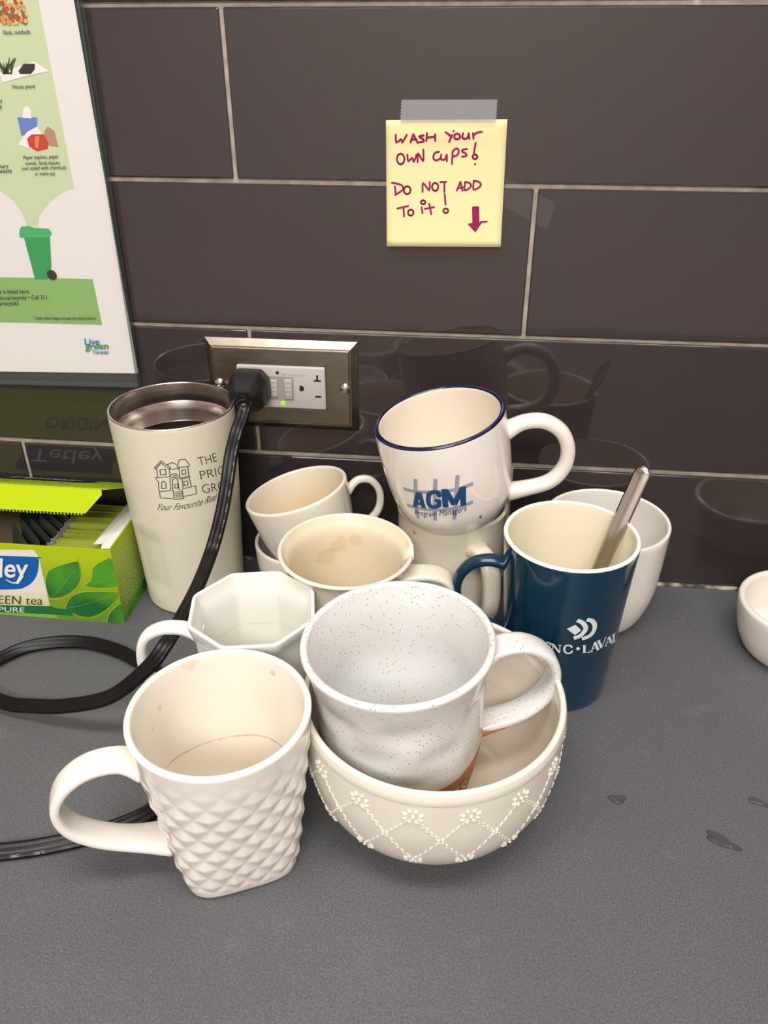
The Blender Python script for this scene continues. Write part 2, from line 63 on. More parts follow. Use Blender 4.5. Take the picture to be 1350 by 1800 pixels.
BTXT = [['Tetley', [-0.2118, 0.0285], [0.0532, 0.0038], [0.0066, 0.0235], 'white'], ['GREEN tea', [-0.2024, 0.0106], [0.0512, 0.0026], [0.0022, 0.008], 'dark'], ['PURE', [-0.1884, 0.0037], [0.0209, 0.0009], [0.0012, 0.0047], 'white']]
BTAIL = [[-0.1744, 0.0348], [-0.1707, 0.0325], [-0.1654, 0.0336], [-0.1606, 0.039]]
LID = [-0.003, 0.0688, -0.0865, 0.1105]
LIDPLAQ = [[-0.21158, 0.32807], [-0.13724, 0.33699], [-0.13218, 0.26205], [-0.13065, 0.05868], [-0.20872, 0.05639], [-0.2165, 0.07673]]
LIDTXT = [['Tetley', [-0.20753, 0.3307], [0.06333, 0.00173], [0.00327, -0.19427]], ['ORIGINAL', [-0.20597, 0.67186], [0.07604, 0.0057], [0.00223, -0.13661]]]
CORD = [[0.0034, -0.034, 0.1606], [0.0056, -0.044, 0.1601], [0.0046, -0.05, 0.1548], [0.0018, -0.058, 0.146], [0.0009, -0.073, 0.1355], [0.0012, -0.089, 0.1216], [-0.0012, -0.101, 0.1035], [-0.0052, -0.116, 0.085], [-0.0058, -0.146, 0.0777], [-0.006, -0.178, 0.0764], [-0.0082, -0.204, 0.074], [-0.0181, -0.214, 0.0626], [-0.046, -0.2125, 0.036], [-0.079, -0.2086, 0.021], [-0.108, -0.203, 0.0125], [-0.1274, -0.199, 0.009], [-0.1515, -0.1871, 0.006], [-0.1654, -0.1705, 0.005], [-0.1594, -0.1548, 0.005], [-0.146, -0.1395, 0.005], [-0.1261, -0.1315, 0.005], [-0.103, -0.1295, 0.005], [-0.0791, -0.1352, 0.005], [-0.0582, -0.1452, 0.005], [-0.0376, -0.1567, 0.004], [-0.0153, -0.1806, 0.004], [0.0028, -0.2069, 0.004], [0.0074, -0.2323, 0.004], [0.0026, -0.2545, 0.004], [-0.0052, -0.2689, 0.004], [-0.0184, -0.2797, 0.004], [-0.0343, -0.2891, 0.004], [-0.0565, -0.2979, 0.004], [-0.0765, -0.3034, 0.004], [-0.0937, -0.3079, 0.004], [-0.15, -0.3125, 0.004], [-0.23, -0.302, 0.004], [-0.33, -0.27, 0.004], [-0.42, -0.22, 0.004]]
BF0 = -1.64
BFZ = [0.0655, 0.049, 0.029]
DISH = [0.4052, -0.0755, 0.0]

# ------------------------------------------------------------------ materials
def srgb(r, g, b):
    f = lambda c: (c / 255 / 12.92) if c / 255 <= .04045 else ((c / 255 + .055) / 1.055) ** 2.4
    return (f(r), f(g), f(b), 1)
def mat(name, col, rough=.5, metal=0, spec=.5, coat=0, **kw):
    m = bpy.data.materials.new(name); m.use_nodes = True; b = m.node_tree.nodes['Principled BSDF']
    b.inputs['Base Color'].default_value = col; b.inputs['Roughness'].default_value = rough; b.inputs['Metallic'].default_value = metal
    b.inputs['Specular IOR Level'].default_value = spec; b.inputs['Coat Weight'].default_value = coat; b.inputs['Coat Roughness'].default_value = .06
    for k, v in kw.items(): b.inputs[k.replace('_', ' ')].default_value = v
    return m
class NT:
    def __init__(s, m): s.m = m; s.t = m.node_tree; s.b = s.t.nodes['Principled BSDF']
    def n(s, ty, **kw):
        nd = s.t.nodes.new(ty)
        for k, v in kw.items():
            if k in ('op', 'operation'): nd.operation = v
            elif hasattr(nd, k): setattr(nd, k, v)
        return nd
    def l(s, a, b): s.t.links.new(a, b)
    def coord(s): return s.n('ShaderNodeTexCoord').outputs['Object']
    def noise(s, scale, detail=3, rough=.5, vec=None, mapscale=None):
        nd = s.n('ShaderNodeTexNoise'); nd.inputs['Scale'].default_value = scale; nd.inputs['Detail'].default_value = detail; nd.inputs['Roughness'].default_value = rough
        v = vec or s.coord()
        if mapscale:
            mp = s.n('ShaderNodeMapping'); mp.inputs['Scale'].default_value = mapscale; s.l(v, mp.inputs[0]); v = mp.outputs[0]
        s.l(v, nd.inputs['Vector']); return nd.outputs['Fac']
    def math(s, op, a, b=None, clamp=False):
        nd = s.n('ShaderNodeMath'); nd.operation = op; nd.use_clamp = clamp
        for i, x in enumerate((a, b)):
            if x is None: continue
            if isinstance(x, (int, float)): nd.inputs[i].default_value = x
            else: s.l(x, nd.inputs[i])
        return nd.outputs[0]
    def mr(s, v, a, b, c=0, d=1):
        nd = s.n('ShaderNodeMapRange'); nd.clamp = True
        for i, x in enumerate((a, b, c, d)): nd.inputs[i + 1].default_value = x
        s.l(v, nd.inputs[0]); return nd.outputs[0]
    def mix(s, f, a, b):
        nd = s.n('ShaderNodeMix'); nd.data_type = 'RGBA'
        if isinstance(f, (int, float)): nd.inputs[0].default_value = f
        else: s.l(f, nd.inputs[0])
        for i, x in ((6, a), (7, b)):
            if isinstance(x, tuple): nd.inputs[i].default_value = x
            else: s.l(x, nd.inputs[i])
        return nd.outputs[2]
    def xyz(s):
        nd = s.n('ShaderNodeSeparateXYZ'); s.l(s.coord(), nd.inputs[0]); return nd.outputs
    def bump(s, h, strength, dist=.001):
        nd = s.n('ShaderNodeBump'); nd.inputs['Strength'].default_value = strength; nd.inputs['Distance'].default_value = dist
        s.l(h, nd.inputs['Height']); s.l(nd.outputs[0], s.b.inputs['Normal'])
    def color(s, c): s.l(c, s.b.inputs['Base Color'])
    def rough(s, c): s.l(c, s.b.inputs['Roughness'])

def glaze(name, col, rough=.12, var=.05):
    m = mat(name, col, rough, coat=.3); t = NT(m)
    n = t.noise(30, 3)
    dark = tuple(c * (1 - var * 2) for c in col[:3]) + (1,)
    t.color(t.mix(t.mr(n, .35, .7), col, dark)); return m
def stained(name, col, stain, z0, z1, amt=.6, ring=None, blot=None, rough=.15):
    """glaze tinted by dried coffee below z1, optional ring line and blotch"""
    m = mat(name, col, rough, coat=.3); t = NT(m); x, y, z = t.xyz()
    f = t.math('MULTIPLY', t.mr(z, z1, z0, 0, 1), t.mr(t.noise(22, 4), .2, .75, .55, 1.0))
    c = t.mix(t.math('MULTIPLY', f, amt), col, stain)
    if ring:
        zr, wr, a, rc = ring
        zz = t.math('ADD', z, t.math('MULTIPLY', t.math('SUBTRACT', t.noise(60, 3), .5), .004))
        d = t.math('ABSOLUTE', t.math('SUBTRACT', zz, zr))
        g = t.math('MULTIPLY', t.mr(d, wr, wr * .2), t.mr(t.noise(120, 2), .35, .6, .3, 1))
        c = t.mix(t.math('MULTIPLY', g, a), c, rc)
    for (bx, by, bz, br, ba, bc) in (blot or []):
        vd = t.n('ShaderNodeVectorMath'); vd.operation = 'DISTANCE'; t.l(t.coord(), vd.inputs[0]); vd.inputs[1].default_value = (bx, by, bz)
        dn = t.math('ADD', vd.outputs['Value'], t.math('MULTIPLY', t.math('SUBTRACT', t.noise(180, 4, mapscale=(1, 1, 2)), .5), br * 1.3))
        c = t.mix(t.math('MULTIPLY', t.mr(dn, br, br * .75), ba), c, bc)
    t.color(c); return m

# ------------------------------------------------------------------ mesh helpers
COL = SC.collection
def link_mesh(name, me, mats=None, parent=None, smooth=True):
    o = bpy.data.objects.new(name, me); COL.objects.link(o)
    for m in (mats if isinstance(mats, (list, tuple)) else [mats]):
        if m is not None: me.materials.append(m)
    if smooth: me.polygons.foreach_set('use_smooth', [True] * len(me.polygons))
    if parent: o.parent = parent
    return o
def from_bm(name, bm, mats=None, parent=None, smooth=True, recalc=True):
    if recalc: bmesh.ops.recalc_face_normals(bm, faces=bm.faces[:])
    me = bpy.data.meshes.new(name); bm.to_mesh(me); bm.free()
    return link_mesh(name, me, mats, parent, smooth)
def thing(name, label, cat, loc=(0, 0, 0), group=None, quat=None):
    o = bpy.data.objects.new(name, None); COL.objects.link(o); o.empty_display_size = .02
    o.location = loc
    if quat: o.rotation_mode = 'QUATERNION'; o.rotation_quaternion = quat
    o['label'] = label; o['category'] = cat
    if group: o['group'] = group
    return o
def tag(o, label, cat, group=None):
    o['label'] = label; o['category'] = cat
    if group: o['group'] = group
    return o
def struct(o): o['kind'] = 'structure'; return o
def bm_box(bm, x0, x1, y0, y1, z0, z1, M=None, mi=0):
    vs = [bm.verts.new(Vector(p) if M is None else M @ Vector(p)) for p in ((x0, y0, z0), (x1, y0, z0), (x1, y1, z0), (x0, y1, z0), (x0, y0, z1), (x1, y0, z1), (x1, y1, z1), (x0, y1, z1))]
    fs = []
    for f in ((0, 3, 2, 1), (4, 5, 6, 7), (0, 1, 5, 4), (1, 2, 6, 5), (2, 3, 7, 6), (3, 0, 4, 7)):
        q = bm.faces.new([vs[i] for i in f]); q.material_index = mi; fs.append(q)
    return vs, fs
def bevel_box(x0, x1, y0, y1, z0, z1, b, seg=2, bm=None):
    bm2 = bmesh.new(); bm_box(bm2, x0, x1, y0, y1, z0, z1)
    bmesh.ops.bevel(bm2, geom=bm2.edges[:], offset=b, segments=seg, profile=.5, affect='EDGES')
    return bm2
def cr(pts, n=6, closed=False):
    """Catmull-Rom through points (tuples of any length)"""
    P = [Vector(p) for p in pts]; out = []; N = len(P)
    for i in range(N if closed else N - 1):
        if closed: a, b, c, d = P[(i - 1) % N], P[i], P[(i + 1) % N], P[(i + 2) % N]
        else: a, b, c, d = P[max(i - 1, 0)], P[i], P[i + 1], P[min(i + 2, N - 1)]
        for k in range(n):
            t = k / n
            out.append(.5 * ((2 * b) + (c - a) * t + (2 * a - 5 * b + 4 * c - d) * t * t + (3 * b - a - 3 * c + d) * t ** 3))
    if not closed: out.append(P[-1])
    return out
def interp(tab, z):
    if z <= tab[0][1]: return tab[0][0]
    for (r0, z0), (r1, z1) in zip(tab, tab[1:]):
        if z <= z1: return r0 + (r1 - r0) * (z - z0) / max(1e-9, z1 - z0)
    return tab[-1][0]
def smooth_prof(prof, n=5):
    """monotone smoothing of (r,z) points"""
    return [(v[0], v[1]) for v in cr([(r, z, 0) for r, z in prof], n)]
def vessel(name, prof, t=.003, floor=.006, fillet=.008, nseg=128, disp=None, shape=None, mats=None, parent=None, nz=None, rimround=True, notch=None, sub=5, split=.5, foot=.003):
    """closed thick body of revolution: underside, outside, rounded rim, inside, floor"""
    sp = smooth_prof(prof, sub)
    if nz: # resample outside evenly in z for relief
        z0, z1 = sp[0][1], sp[-1][1]; low = [p for p in sp if p[1] < z1 * .03]
        zs = [low[-1][1] + (z1 - low[-1][1]) * i / nz for i in range(1, nz + 1)]
        sp = low + [(interp(sp, z), z) for z in zs]
    Rt, Zt = sp[-1]; rings = []          # (r, z, kind, mat) kind 0 underside/outer 1 rim 2 inner
    r0 = sp[0][0]
    rings += [(r0 - foot - .003, .0012, 0, 0), (r0 - foot, .0002, 0, 0), (r0 - foot * .4, 0, 0, 0)]
    rings += [(r, z, 3, 0) for r, z in sp]
    if rimround:
        for k in range(1, 8):
            a = PI * k / 8; rings.append((Rt - t / 2 + math.cos(a) * t / 2, Zt + math.sin(a) * t / 2, 1, 2))
    zin = [Zt - (Zt - floor - fillet) * i / 26 for i in range(27)]
    for z in zin: rings.append((interp(sp, z) - t, z, 2, 1))
    rb = interp(sp, floor + fillet) - t
    for k in range(1, 7):
        a = PI / 2 * k / 6; rings.append((rb - fillet * (1 - math.cos(a)), floor + fillet - fillet * math.sin(a), 2, 1))
    rc = rb - fillet
    for f in (.66, .33): rings.append((rc * f, floor, 2, 1))
    bm = bmesh.new(); VR = []
    for (r, z, k, mi) in rings:
        row = []
        for s in range(nseg):
            th = 2 * PI * s / nseg; rr = r; zz = z
            if shape: rr *= shape(th, z)
            if disp and k == 3: rr += disp(th, z)
            if notch and z > notch[3]:
                d = abs((th - notch[0] + PI) % (2 * PI) - PI) / notch[1]
                if d < 1: zz = min(zz, Zt + t / 2 - notch[2] * (1 - d ** 8) * (1 + .12 * math.sin(s * 2.3)))
            row.append(bm.verts.new((rr * math.cos(th), rr * math.sin(th), zz)))
        VR.append(row)
    c0 = bm.verts.new((0, 0, .0012)); c1 = bm.verts.new((0, 0, floor))
    for i in range(len(VR) - 1):
        mi = rings[i + 1][3] if rings[i + 1][2] != 0 else 0
        for s in range(nseg):
            f = bm.faces.new((VR[i][s], VR[i][(s + 1) % nseg], VR[i + 1][(s + 1) % nseg], VR[i + 1][s])); f.material_index = mi
    for s in range(nseg):
        bm.faces.new((c0, VR[0][(s + 1) % nseg], VR[0][s])); f = bm.faces.new((c1, VR[-1][s], VR[-1][(s + 1) % nseg])); f.material_index = 1
    return from_bm(name, bm, mats, parent)
def sweep(name, path, sect, side=None, mats=None, parent=None, scale=None, smooth=True, closed_caps=True):
    """sweep a cross-section [(a,b)...] along path; side = fixed side vector or function(i, tangent)"""
    P = [Vector(p) for p in path]; bm = bmesh.new(); rows = []; n = len(P)
    for i, p in enumerate(P):
        tg = (P[min(i + 1, n - 1)] - P[max(i - 1, 0)]).normalized()
        sv = side(i, tg) if callable(side) else Vector(side)
        sv = (sv - tg * sv.dot(tg)).normalized(); nv = tg.cross(sv)
        sa, sb = scale(i / (n - 1)) if scale else (1, 1)
        rows.append([bm.verts.new(p + sv * a * sa + nv * b * sb) for a, b in sect])
    m = len(sect)
    for i in range(n - 1):
        for k in range(m): bm.faces.new((rows[i][k], rows[i][(k + 1) % m], rows[i + 1][(k + 1) % m], rows[i + 1][k]))
    bm.faces.new(rows[0][::-1]); bm.faces.new(rows[-1])
    return from_bm(name, bm, mats, parent, smooth)
def superell(w, t, n=20, e=2.6):
    o = []
    for k in range(n):
        a = 2 * PI * k / n; c, s = math.cos(a), math.sin(a)
        o.append((w / 2 * math.copysign(abs(c) ** (2 / e), c), t / 2 * math.copysign(abs(s) ** (2 / e), s)))
    return o
def handle(pts, ang, w, t, m, parent, flare=.35, e=2.6, n=8):
    d = Vector((math.cos(ang), math.sin(ang), 0)); pn = Vector((-math.sin(ang), math.cos(ang), 0))
    path = [d * v[0] + Vector((0, 0, v[1])) for v in cr([(a, b, 0) for a, b in pts], n)]
    sc = lambda u: ((1 + flare * (math.exp(-(u / .07) ** 2) + math.exp(-((1 - u) / .07) ** 2))),) * 2
    return sweep('handle', path, superell(w, t, 24, e), side=pn, mats=m, parent=parent, scale=sc)
# ---- decals: flat shapes mapped onto a surface -------------------------------------------------
def refine(bm, maxlen):
    bmesh.ops.triangulate(bm, faces=bm.faces[:])
    for _ in range(5):
        es = [e for e in bm.edges if e.calc_length() > maxlen]
        if not es: break
        bmesh.ops.subdivide_edges(bm, edges=es, cuts=1)
        bmesh.ops.triangulate(bm, faces=[f for f in bm.faces if len(f.verts) > 3])
_tc = {}
def text_bm(s, bold=0.0, shear=0.0):
    c = bpy.data.curves.new('t', 'FONT'); c.body = s; c.size = 1; c.offset = bold; c.shear = shear; c.resolution_u = 4
    o = bpy.data.objects.new('t', c); COL.objects.link(o)
    bpy.context.view_layer.update(); dg = bpy.context.evaluated_depsgraph_get()
    me = bpy.data.meshes.new_from_object(o.evaluated_get(dg)); bm = bmesh.new(); bm.from_mesh(me)
    bpy.data.objects.remove(o); bpy.data.curves.remove(c); bpy.data.meshes.remove(me)
    xs = [v.co.x for v in bm.verts]; ys = [v.co.y for v in bm.verts]; x0, x1, y0, y1 = min(xs), max(xs), min(ys), max(ys)
    return bm, x0, x1, y0, y1
def put_text(name, s, aff, surf, m, parent=None, bold=0.0, shear=0.0, maxlen=None, off=.00015):
    bm, x0, x1, y0, y1 = text_bm(s, bold, shear); O, X, Y = aff
    L = math.hypot(*X) if not maxlen else maxlen
    for v in bm.verts:
        a = (v.co.x - x0) / (x1 - x0); b = (v.co.y - y0) / (y1 - y0)
        v.co = (O[0] + X[0] * a + Y[0] * b, O[1] + X[1] * a + Y[1] * b, 0)
    if maxlen: refine(bm, maxlen)
    for v in bm.verts: v.co = surf(v.co.x, v.co.y, off)
    return from_bm(name, bm, m, parent, smooth=False, recalc=False)
def stroke_bm(bm, pts, width, surf, off=.00015, aspect=1.0, n=0, seg=10, round_cap=True):
    """ribbon with round joins drawn in surface coordinates; aspect converts u to metres"""
    P = [Vector((p[0] * aspect, p[1], 0)) for p in pts]
    if n and len(P) > 2: P = cr(P, n)
    k = [0]
    def mp(v): k[0] += 1; return surf(v.x / aspect, v.y, off)
    for i in range(len(P) - 1):
        a, b = P[i], P[i + 1]; d = b - a
        if d.length < 1e-7: continue
        nn = Vector((-d.y, d.x, 0)).normalized() * width / 2; q = max(1, int(d.length / .003))
        for j in range(q):
            s0, s1 = a + d * (j / q), a + d * ((j + 1) / q)
            bm.faces.new([bm.verts.new(mp(v)) for v in (s0 - nn, s1 - nn, s1 + nn, s0 + nn)])
    if round_cap:
        for p in P:
            vs = [bm.verts.new(surf((p.x + width / 2 * math.cos(t)) / aspect, p.y + width / 2 * math.sin(t), off * 1.02)) for t in [2 * PI * s / seg for s in range(seg)]]
            bm.faces.new(vs)
def poly_decal(name, pts, surf, m, parent, off, n=0, maxlen=None):
    P = [Vector((p[0], p[1], 0)) for p in pts]
    if n: P = cr(P, n, True)
    bm = bmesh.new(); bm.faces.new([bm.verts.new(p) for p in P])
    if maxlen: refine(bm, maxlen)
    else: bmesh.ops.triangulate(bm, faces=bm.faces[:])
    for v in bm.verts: v.co = surf(v.co.x, v.co.y, off)
    return from_bm(name, bm, m, parent, smooth=False, recalc=False)
def plane_surf(y): return lambda a, b, off: Vector((a, y - off, b))
def rev_surf(prof):
    sp = smooth_prof(prof, 5)
    return lambda th, z, off: Vector(((interp(sp, z) + off) * math.cos(th), (interp(sp, z) + off) * math.sin(th), z))

# ------------------------------------------------------------------ structure: wall, counter, room
m_tile = mat('grey_tile_glaze', srgb(52, 46, 46), .05, spec=.75, coat=.0)
t = NT(m_tile); tn = t.noise(9, 2); t.color(t.mix(tn, srgb(48, 42, 42), srgb(57, 50, 50)))
t.bump(t.noise(14, 2), .10, .002)
m_grout = mat('pale_grout', srgb(176, 164, 152), .85)
t = NT(m_grout); t.color(t.mix(t.mr(t.noise(90, 4), .3, .7), srgb(150, 138, 128), srgb(188, 176, 164)))
m_counter = mat('grey_laminate', srgb(92, 92, 94), .42, spec=.35)
t = NT(m_counter); n1 = t.noise(900, 2, .7); n2 = t.noise(6, 4)
c = t.mix(t.mr(n1, .35, .68), srgb(80, 80, 83), srgb(108, 108, 112)); c = t.mix(t.mr(n2, .3, .75, 0, .35), c, srgb(74, 74, 78))
sm = t.mr(t.noise(26, 5, .62), .62, .75, 0, .14); c = t.mix(sm, c, srgb(150, 150, 150))
t.color(c); t.rough(t.mr(t.noise(18, 4), .3, .7, .36, .52)); t.bump(n1, .08, .0003)
m_plaster = mat('cream_plaster', srgb(222, 214, 210), .8)
m_floor = mat('pale_floor', srgb(196, 186, 180), .6)
m_ceil = mat('ceiling_white', srgb(225, 220, 212), .9)

GR = .0029; V_ = .1006; PX = .1989
bm = bmesh.new(); bm_box(bm, -1.2, 1.6, .0022, .06, -.02, .95)
wall = struct(from_bm('wall_back', bm, m_grout, smooth=False))
tb = bevel_box(-(PX - GR / 2), PX - GR / 2, 0, .008, -(V_ - GR) / 2, (V_ - GR) / 2, .0011, 3)
bmesh.ops.recalc_face_normals(tb, faces=tb.faces[:])
tile_me = bpy.data.meshes.new('tile'); tb.to_mesh(tile_me); tb.free(); tile_me.materials.append(m_tile)
rows = [(.05065, -PX), (.1523, 0), (.2529, PX), (.3535, 0), (.4541, .2807), (.5547, 0), (.6553, PX)]
for zc, xo in rows:
    for k in range(-2, 4):
        xc = xo + PX + 2 * PX * k
        if xc < -.9 or xc > 1.2: continue
        o = bpy.data.objects.new('tile', tile_me); COL.objects.link(o); o.parent = wall
        o.location = (xc, random.uniform(-.00025, .00025), zc)
        o.rotation_euler = (math.radians(random.uniform(-.12, .12)), math.radians(random.uniform(-.05, .05)), math.radians(random.uniform(-.10, .10)))
# caulk bead where wall meets counter
m_caulk = mat('old_caulk', srgb(120, 112, 100), .6)
t = NT(m_caulk); t.color(t.mix(t.mr(t.noise(70, 4), .42, .6), srgb(58, 54, 50), srgb(190, 178, 158)))
path = [(x / 100, -.0012 + .0006 * noise.noise((x * .7, 0, 0)), .0006) for x in range(-70, 110)]
cb = sweep('caulk_bead', path, superell(.0045, .0030, 8), side=(0, 1, 0), mats=m_caulk, parent=wall,
           scale=lambda u: (1 + .5 * noise.noise((u * 90, 3, 0)), 1 + .5 * noise.noise((u * 70, 9, 0))))
# counter
bm = bevel_box(-1.2, 1.6, -.66, .002, -.035, 0, .004, 3); ctr = struct(from_bm('counter', bm, m_counter, smooth=False))
bm = bmesh.new(); bm_box(bm, -1.2, 1.6, -.62, .0, -.9, -.0355)
m_cab = mat('cabinet_front', srgb(150, 144, 138), .5); struct(from_bm('counter_cabinet', bm, m_cab, smooth=False))
bm = bmesh.new(); bm_box(bm, -2.2, 2.6, -3.2, .06, -.95, -.9); struct(from_bm('floor', bm, m_floor, smooth=False))
bm = bmesh.new(); bm_box(bm, -2.2, 2.6, -3.2, .06, 1.66, 1.7); struct(from_bm('ceiling', bm, m_ceil, smooth=False))
bm = bmesh.new(); bm_box(bm, -2.2, 2.6, -3.25, -3.2, -.95, 1.7); struct(from_bm('wall_front', bm, m_plaster, smooth=False))
bm = bmesh.new(); bm_box(bm, -2.25, -2.2, -3.2, .06, -.95, 1.7); struct(from_bm('wall_left', bm, m_plaster, smooth=False))
bm = bmesh.new(); bm_box(bm, 2.6, 2.65, -3.2, .06, -.95, 1.7); struct(from_bm('wall_right', bm, m_plaster, smooth=False))
bm = bmesh.new(); bm_box(bm, -2.2, 2.6, .06, .1, -.95, 1.7); struct(from_bm('wall_back_plaster', bm, m_plaster, smooth=False))

# ------------------------------------------------------------------ mugs
def mugroot(key, name, label, cat, group=None):
    loc, ax = MUG[key]; q = Vector((0, 0, 1)).rotation_difference(Vector(ax))
    return thing(name, label, cat, loc, group, q)
CREAM = srgb(236, 229, 214); IVORY = srgb(232, 224, 206); WHITE = srgb(238, 236, 230); TAN = srgb(206, 176, 132)
D2R = PI / 180
# 1 diamond mug ------------------------------------------------------------------------------
m_dia = glaze('cream_glaze', srgb(240, 236, 227), .16, .02)
m_dia_in = stained('cream_glaze_stained', srgb(240, 234, 222), srgb(214, 194, 160), .004, .085, .45, ring=(.0465, .0009, .7, srgb(176, 134, 86)),
    blot=[(-.008, .0425, .0985, .0042, .0, TAN), (.018, .0375, .0935, .0020, .5, srgb(206, 168, 110)), (-.0378, .0145, .0839, .0020, .35, TAN), (-.0262, .0326, .0985, .0042, .3, srgb(214, 180, 124)), (-.0395, .006, .077, .0012, .4, TAN)])
rt = mugroot('diamond', 'textured_mug', 'cream mug with raised diamond pattern and a coffee ring inside, nearest the front', 'mug')
def dia_disp(th, z):
    zf = max(0, min(1, (.096 - z) / .026)) * max(0, min(1, (z - .004) / .004))
    if zf <= 0: return 0
    a = (th - .1) * 18 / (2 * PI); b = (z - .004) / .0168
    p, q = a + b, a - b; fp, fq = p - math.floor(p), q - math.floor(q)
    h = 1 - 2 * max(abs(fp - .5), abs(fq - .5))
    da = abs((th + 156 * D2R + PI) % (2 * PI) - PI); hf = max(0, min(1, (da - .22) / .12))
    return (h * .0015 - .0004) * zf * hf
def dia_shape(th, z):
    f = max(0, 1 - z / .085) ** 1.1; a = (th - (-65 * D2R)) % (PI / 2)
    a = min(a, PI / 2 - a)        # 0 on a flat, pi/4 on a corner
    sq = (abs(math.cos(a)) ** 4.2 + abs(math.sin(a)) ** 4.2) ** (-1 / 4.2)
    return 1 + f * (sq * .925 - 1)
vessel('body', PROF['diamond'], t=.0036, floor=.007, fillet=.010, nseg=288, nz=96, disp=dia_disp, shape=dia_shape, mats=[m_dia, m_dia_in, m_dia], parent=rt)
handle([(.0412, .0765), (.052, .0830), (.066, .0825), (.078, .0745), (.0840, .062), (.0810, .048), (.071, .0365), (.056, .0270), (.0340, .0185)], -156 * D2R, .0165, .0054, m_dia, rt, flare=.35, e=3.4)
# 2 relief bowl ------------------------------------------------------------------------------
m_bowl = glaze('ivory_stoneware', srgb(231, 226, 212), .3, .02)
m_bowl_in = stained('ivory_stoneware_inside', srgb(230, 221, 203), srgb(204, 184, 150), .004, .05, .35, rough=.25)
rt = mugroot('bowl', 'relief_bowl', 'ivory bowl with a raised lattice of flowers, a speckled mug standing in it', 'bowl')
vessel('body', PROF['bowl'], t=.0036, floor=.009, fillet=.030, nseg=160, mats=[m_bowl, m_bowl_in, m_bowl], parent=rt, sub=4)
BS = rev_surf(PROF['bowl']); NF = 16; DT = 2 * PI / NF; T0 = BF0; ZT, ZM, ZB = BFZ
def bead(bm, th, z, ru, rv, ang=0, h=.0011):
    sp = BS(th, z, 0); nrm = (BS(th, z, .001) - BS(th, z, 0)).normalized()
    u = Vector((-math.sin(th), math.cos(th), 0)); dz = (BS(th, z + .0005, 0) - BS(th, z - .0005, 0)).normalized(); nrm = u.cross(dz).normalized()
    ca, sa = math.cos(ang), math.sin(ang); a = u * ca + dz * sa; b = -u * sa + dz * ca
    rings = []; top = bm.verts.new(sp + nrm * h)
    for k, (f, hh) in enumerate(((.55, .8), (1.0, -.1))):
        rings.append([bm.verts.new(sp + a * ru * f * math.cos(t) + b * rv * f * math.sin(t) + nrm * h * hh) for t in [2 * PI * s / 8 for s in range(8)]])
    for s in range(8):
        s2 = (s + 1) % 8; bm.faces.new((top, rings[0][s], rings[0][s2])); bm.faces.new((rings[0][s], rings[1][s], rings[1][s2], rings[0][s2]))
for zrow, sc in ((ZT, 1.0), (ZB, .92)):
    bm = bmesh.new()
    for k in range(NF):
        th = T0 + k * DT; R = BS(th, zrow, 0).xy.length
        bead(bm, th, zrow, .0013 * sc, .0013 * sc, 0, .0014)
        for j in range(8):
            a = j * PI / 4 + PI / 8; d = .0042 * sc
            bead(bm, th + d * math.cos(a) / R, zrow + d * math.sin(a) * .9, .0019 * sc, .0011 * sc, a, .0011)
    from_bm('flower_relief', bm, m_bowl, rt)['kind'] = 'stuff'
bm = bmesh.new()
for k in range(NF):
    thm = T0 + (k + .5) * DT; R = BS(thm, ZM, 0).xy.length
    for sx in (-1, 1):
        for sz in (-1, 1): bead(bm, thm + sx * .0011 / R, ZM + sz * .001, .0009, .0009, 0, .0011)
        for zt in (ZT, ZB):
            th1, z1 = thm + sx * DT / 2, zt; N = 9 if zt == ZT else 8
            for j in range(N):
                f0 = .10; f1 = .78; f = f0 + (f1 - f0) * j / (N - 1)
                w = math.sin(j * PI) + (.0005 if j % 2 else -.0005)
                bead(bm, thm + (th1 - thm) * f + w / R, ZM + (z1 - ZM) * f + w * .6, .00165, .0006, math.atan2((z1 - ZM), (th1 - thm) * R) * 1.0, .0006)
from_bm('rope_relief', bm, m_bowl, rt)['kind'] = 'stuff'
# 3 speckled mug -----------------------------------------------------------------------------
def speck_mat(name, dip):
    m = mat(name, srgb(226, 226, 224), .2, coat=.35); t = NT(m); x, y, z = t.xyz()
    vo = t.n('ShaderNodeTexVoronoi'); vo.inputs['Scale'].default_value = 560; t.l(t.coord(), vo.inputs['Vector'])
    rnd = t.n('ShaderNodeSeparateColor'); t.l(vo.outputs['Color'], rnd.inputs[0])
    dots = t.math('MULTIPLY', t.mr(vo.outputs['Distance'], .24, .14), t.mr(rnd.outputs[0], .62, .63))
    base = t.mix(t.mr(t.noise(25, 3), .3, .7), srgb(228, 229, 228), srgb(218, 217, 213))
    c = t.mix(t.math('MULTIPLY', dots, .85), base, srgb(90, 76, 62))
    if dip:
        lvl = t.math('ADD', t.math('MULTIPLY', x, .12), t.math('ADD', t.math('MULTIPLY', t.math('SUBTRACT', t.noise(28, 3), .5), .006), t.math('MULTIPLY', t.math('MAXIMUM', t.math('SUBTRACT', x, .046), 0), -.28)))
        d = t.math('SUBTRACT', z, t.math('ADD', lvl, .0322))
        edge = t.mr(d, .006, .0, 0, 1)
        c = t.mix(t.math('MULTIPLY', edge, .5), c, srgb(206, 178, 168))
        clay = t.mr(d, .0004, -.0004, 0, 1); c = t.mix(clay, c, srgb(178, 120, 86))
        t.rough(t.mr(clay, 0, 1, .2, .75)); t.l(t.mr(clay, 0, 1, .35, 0), t.b.inputs['Coat Weight'])
    t.color(c); return m
m_sp = speck_mat('speckled_white_glaze', True); m_spi = speck_mat('speckled_white_glaze_inside', False)
rt = mugroot('speck', 'speckled_mug', 'large dimpled white mug with dark speckles and terracotta base, in the ivory bowl', 'mug')
random.seed(11)
dents = []
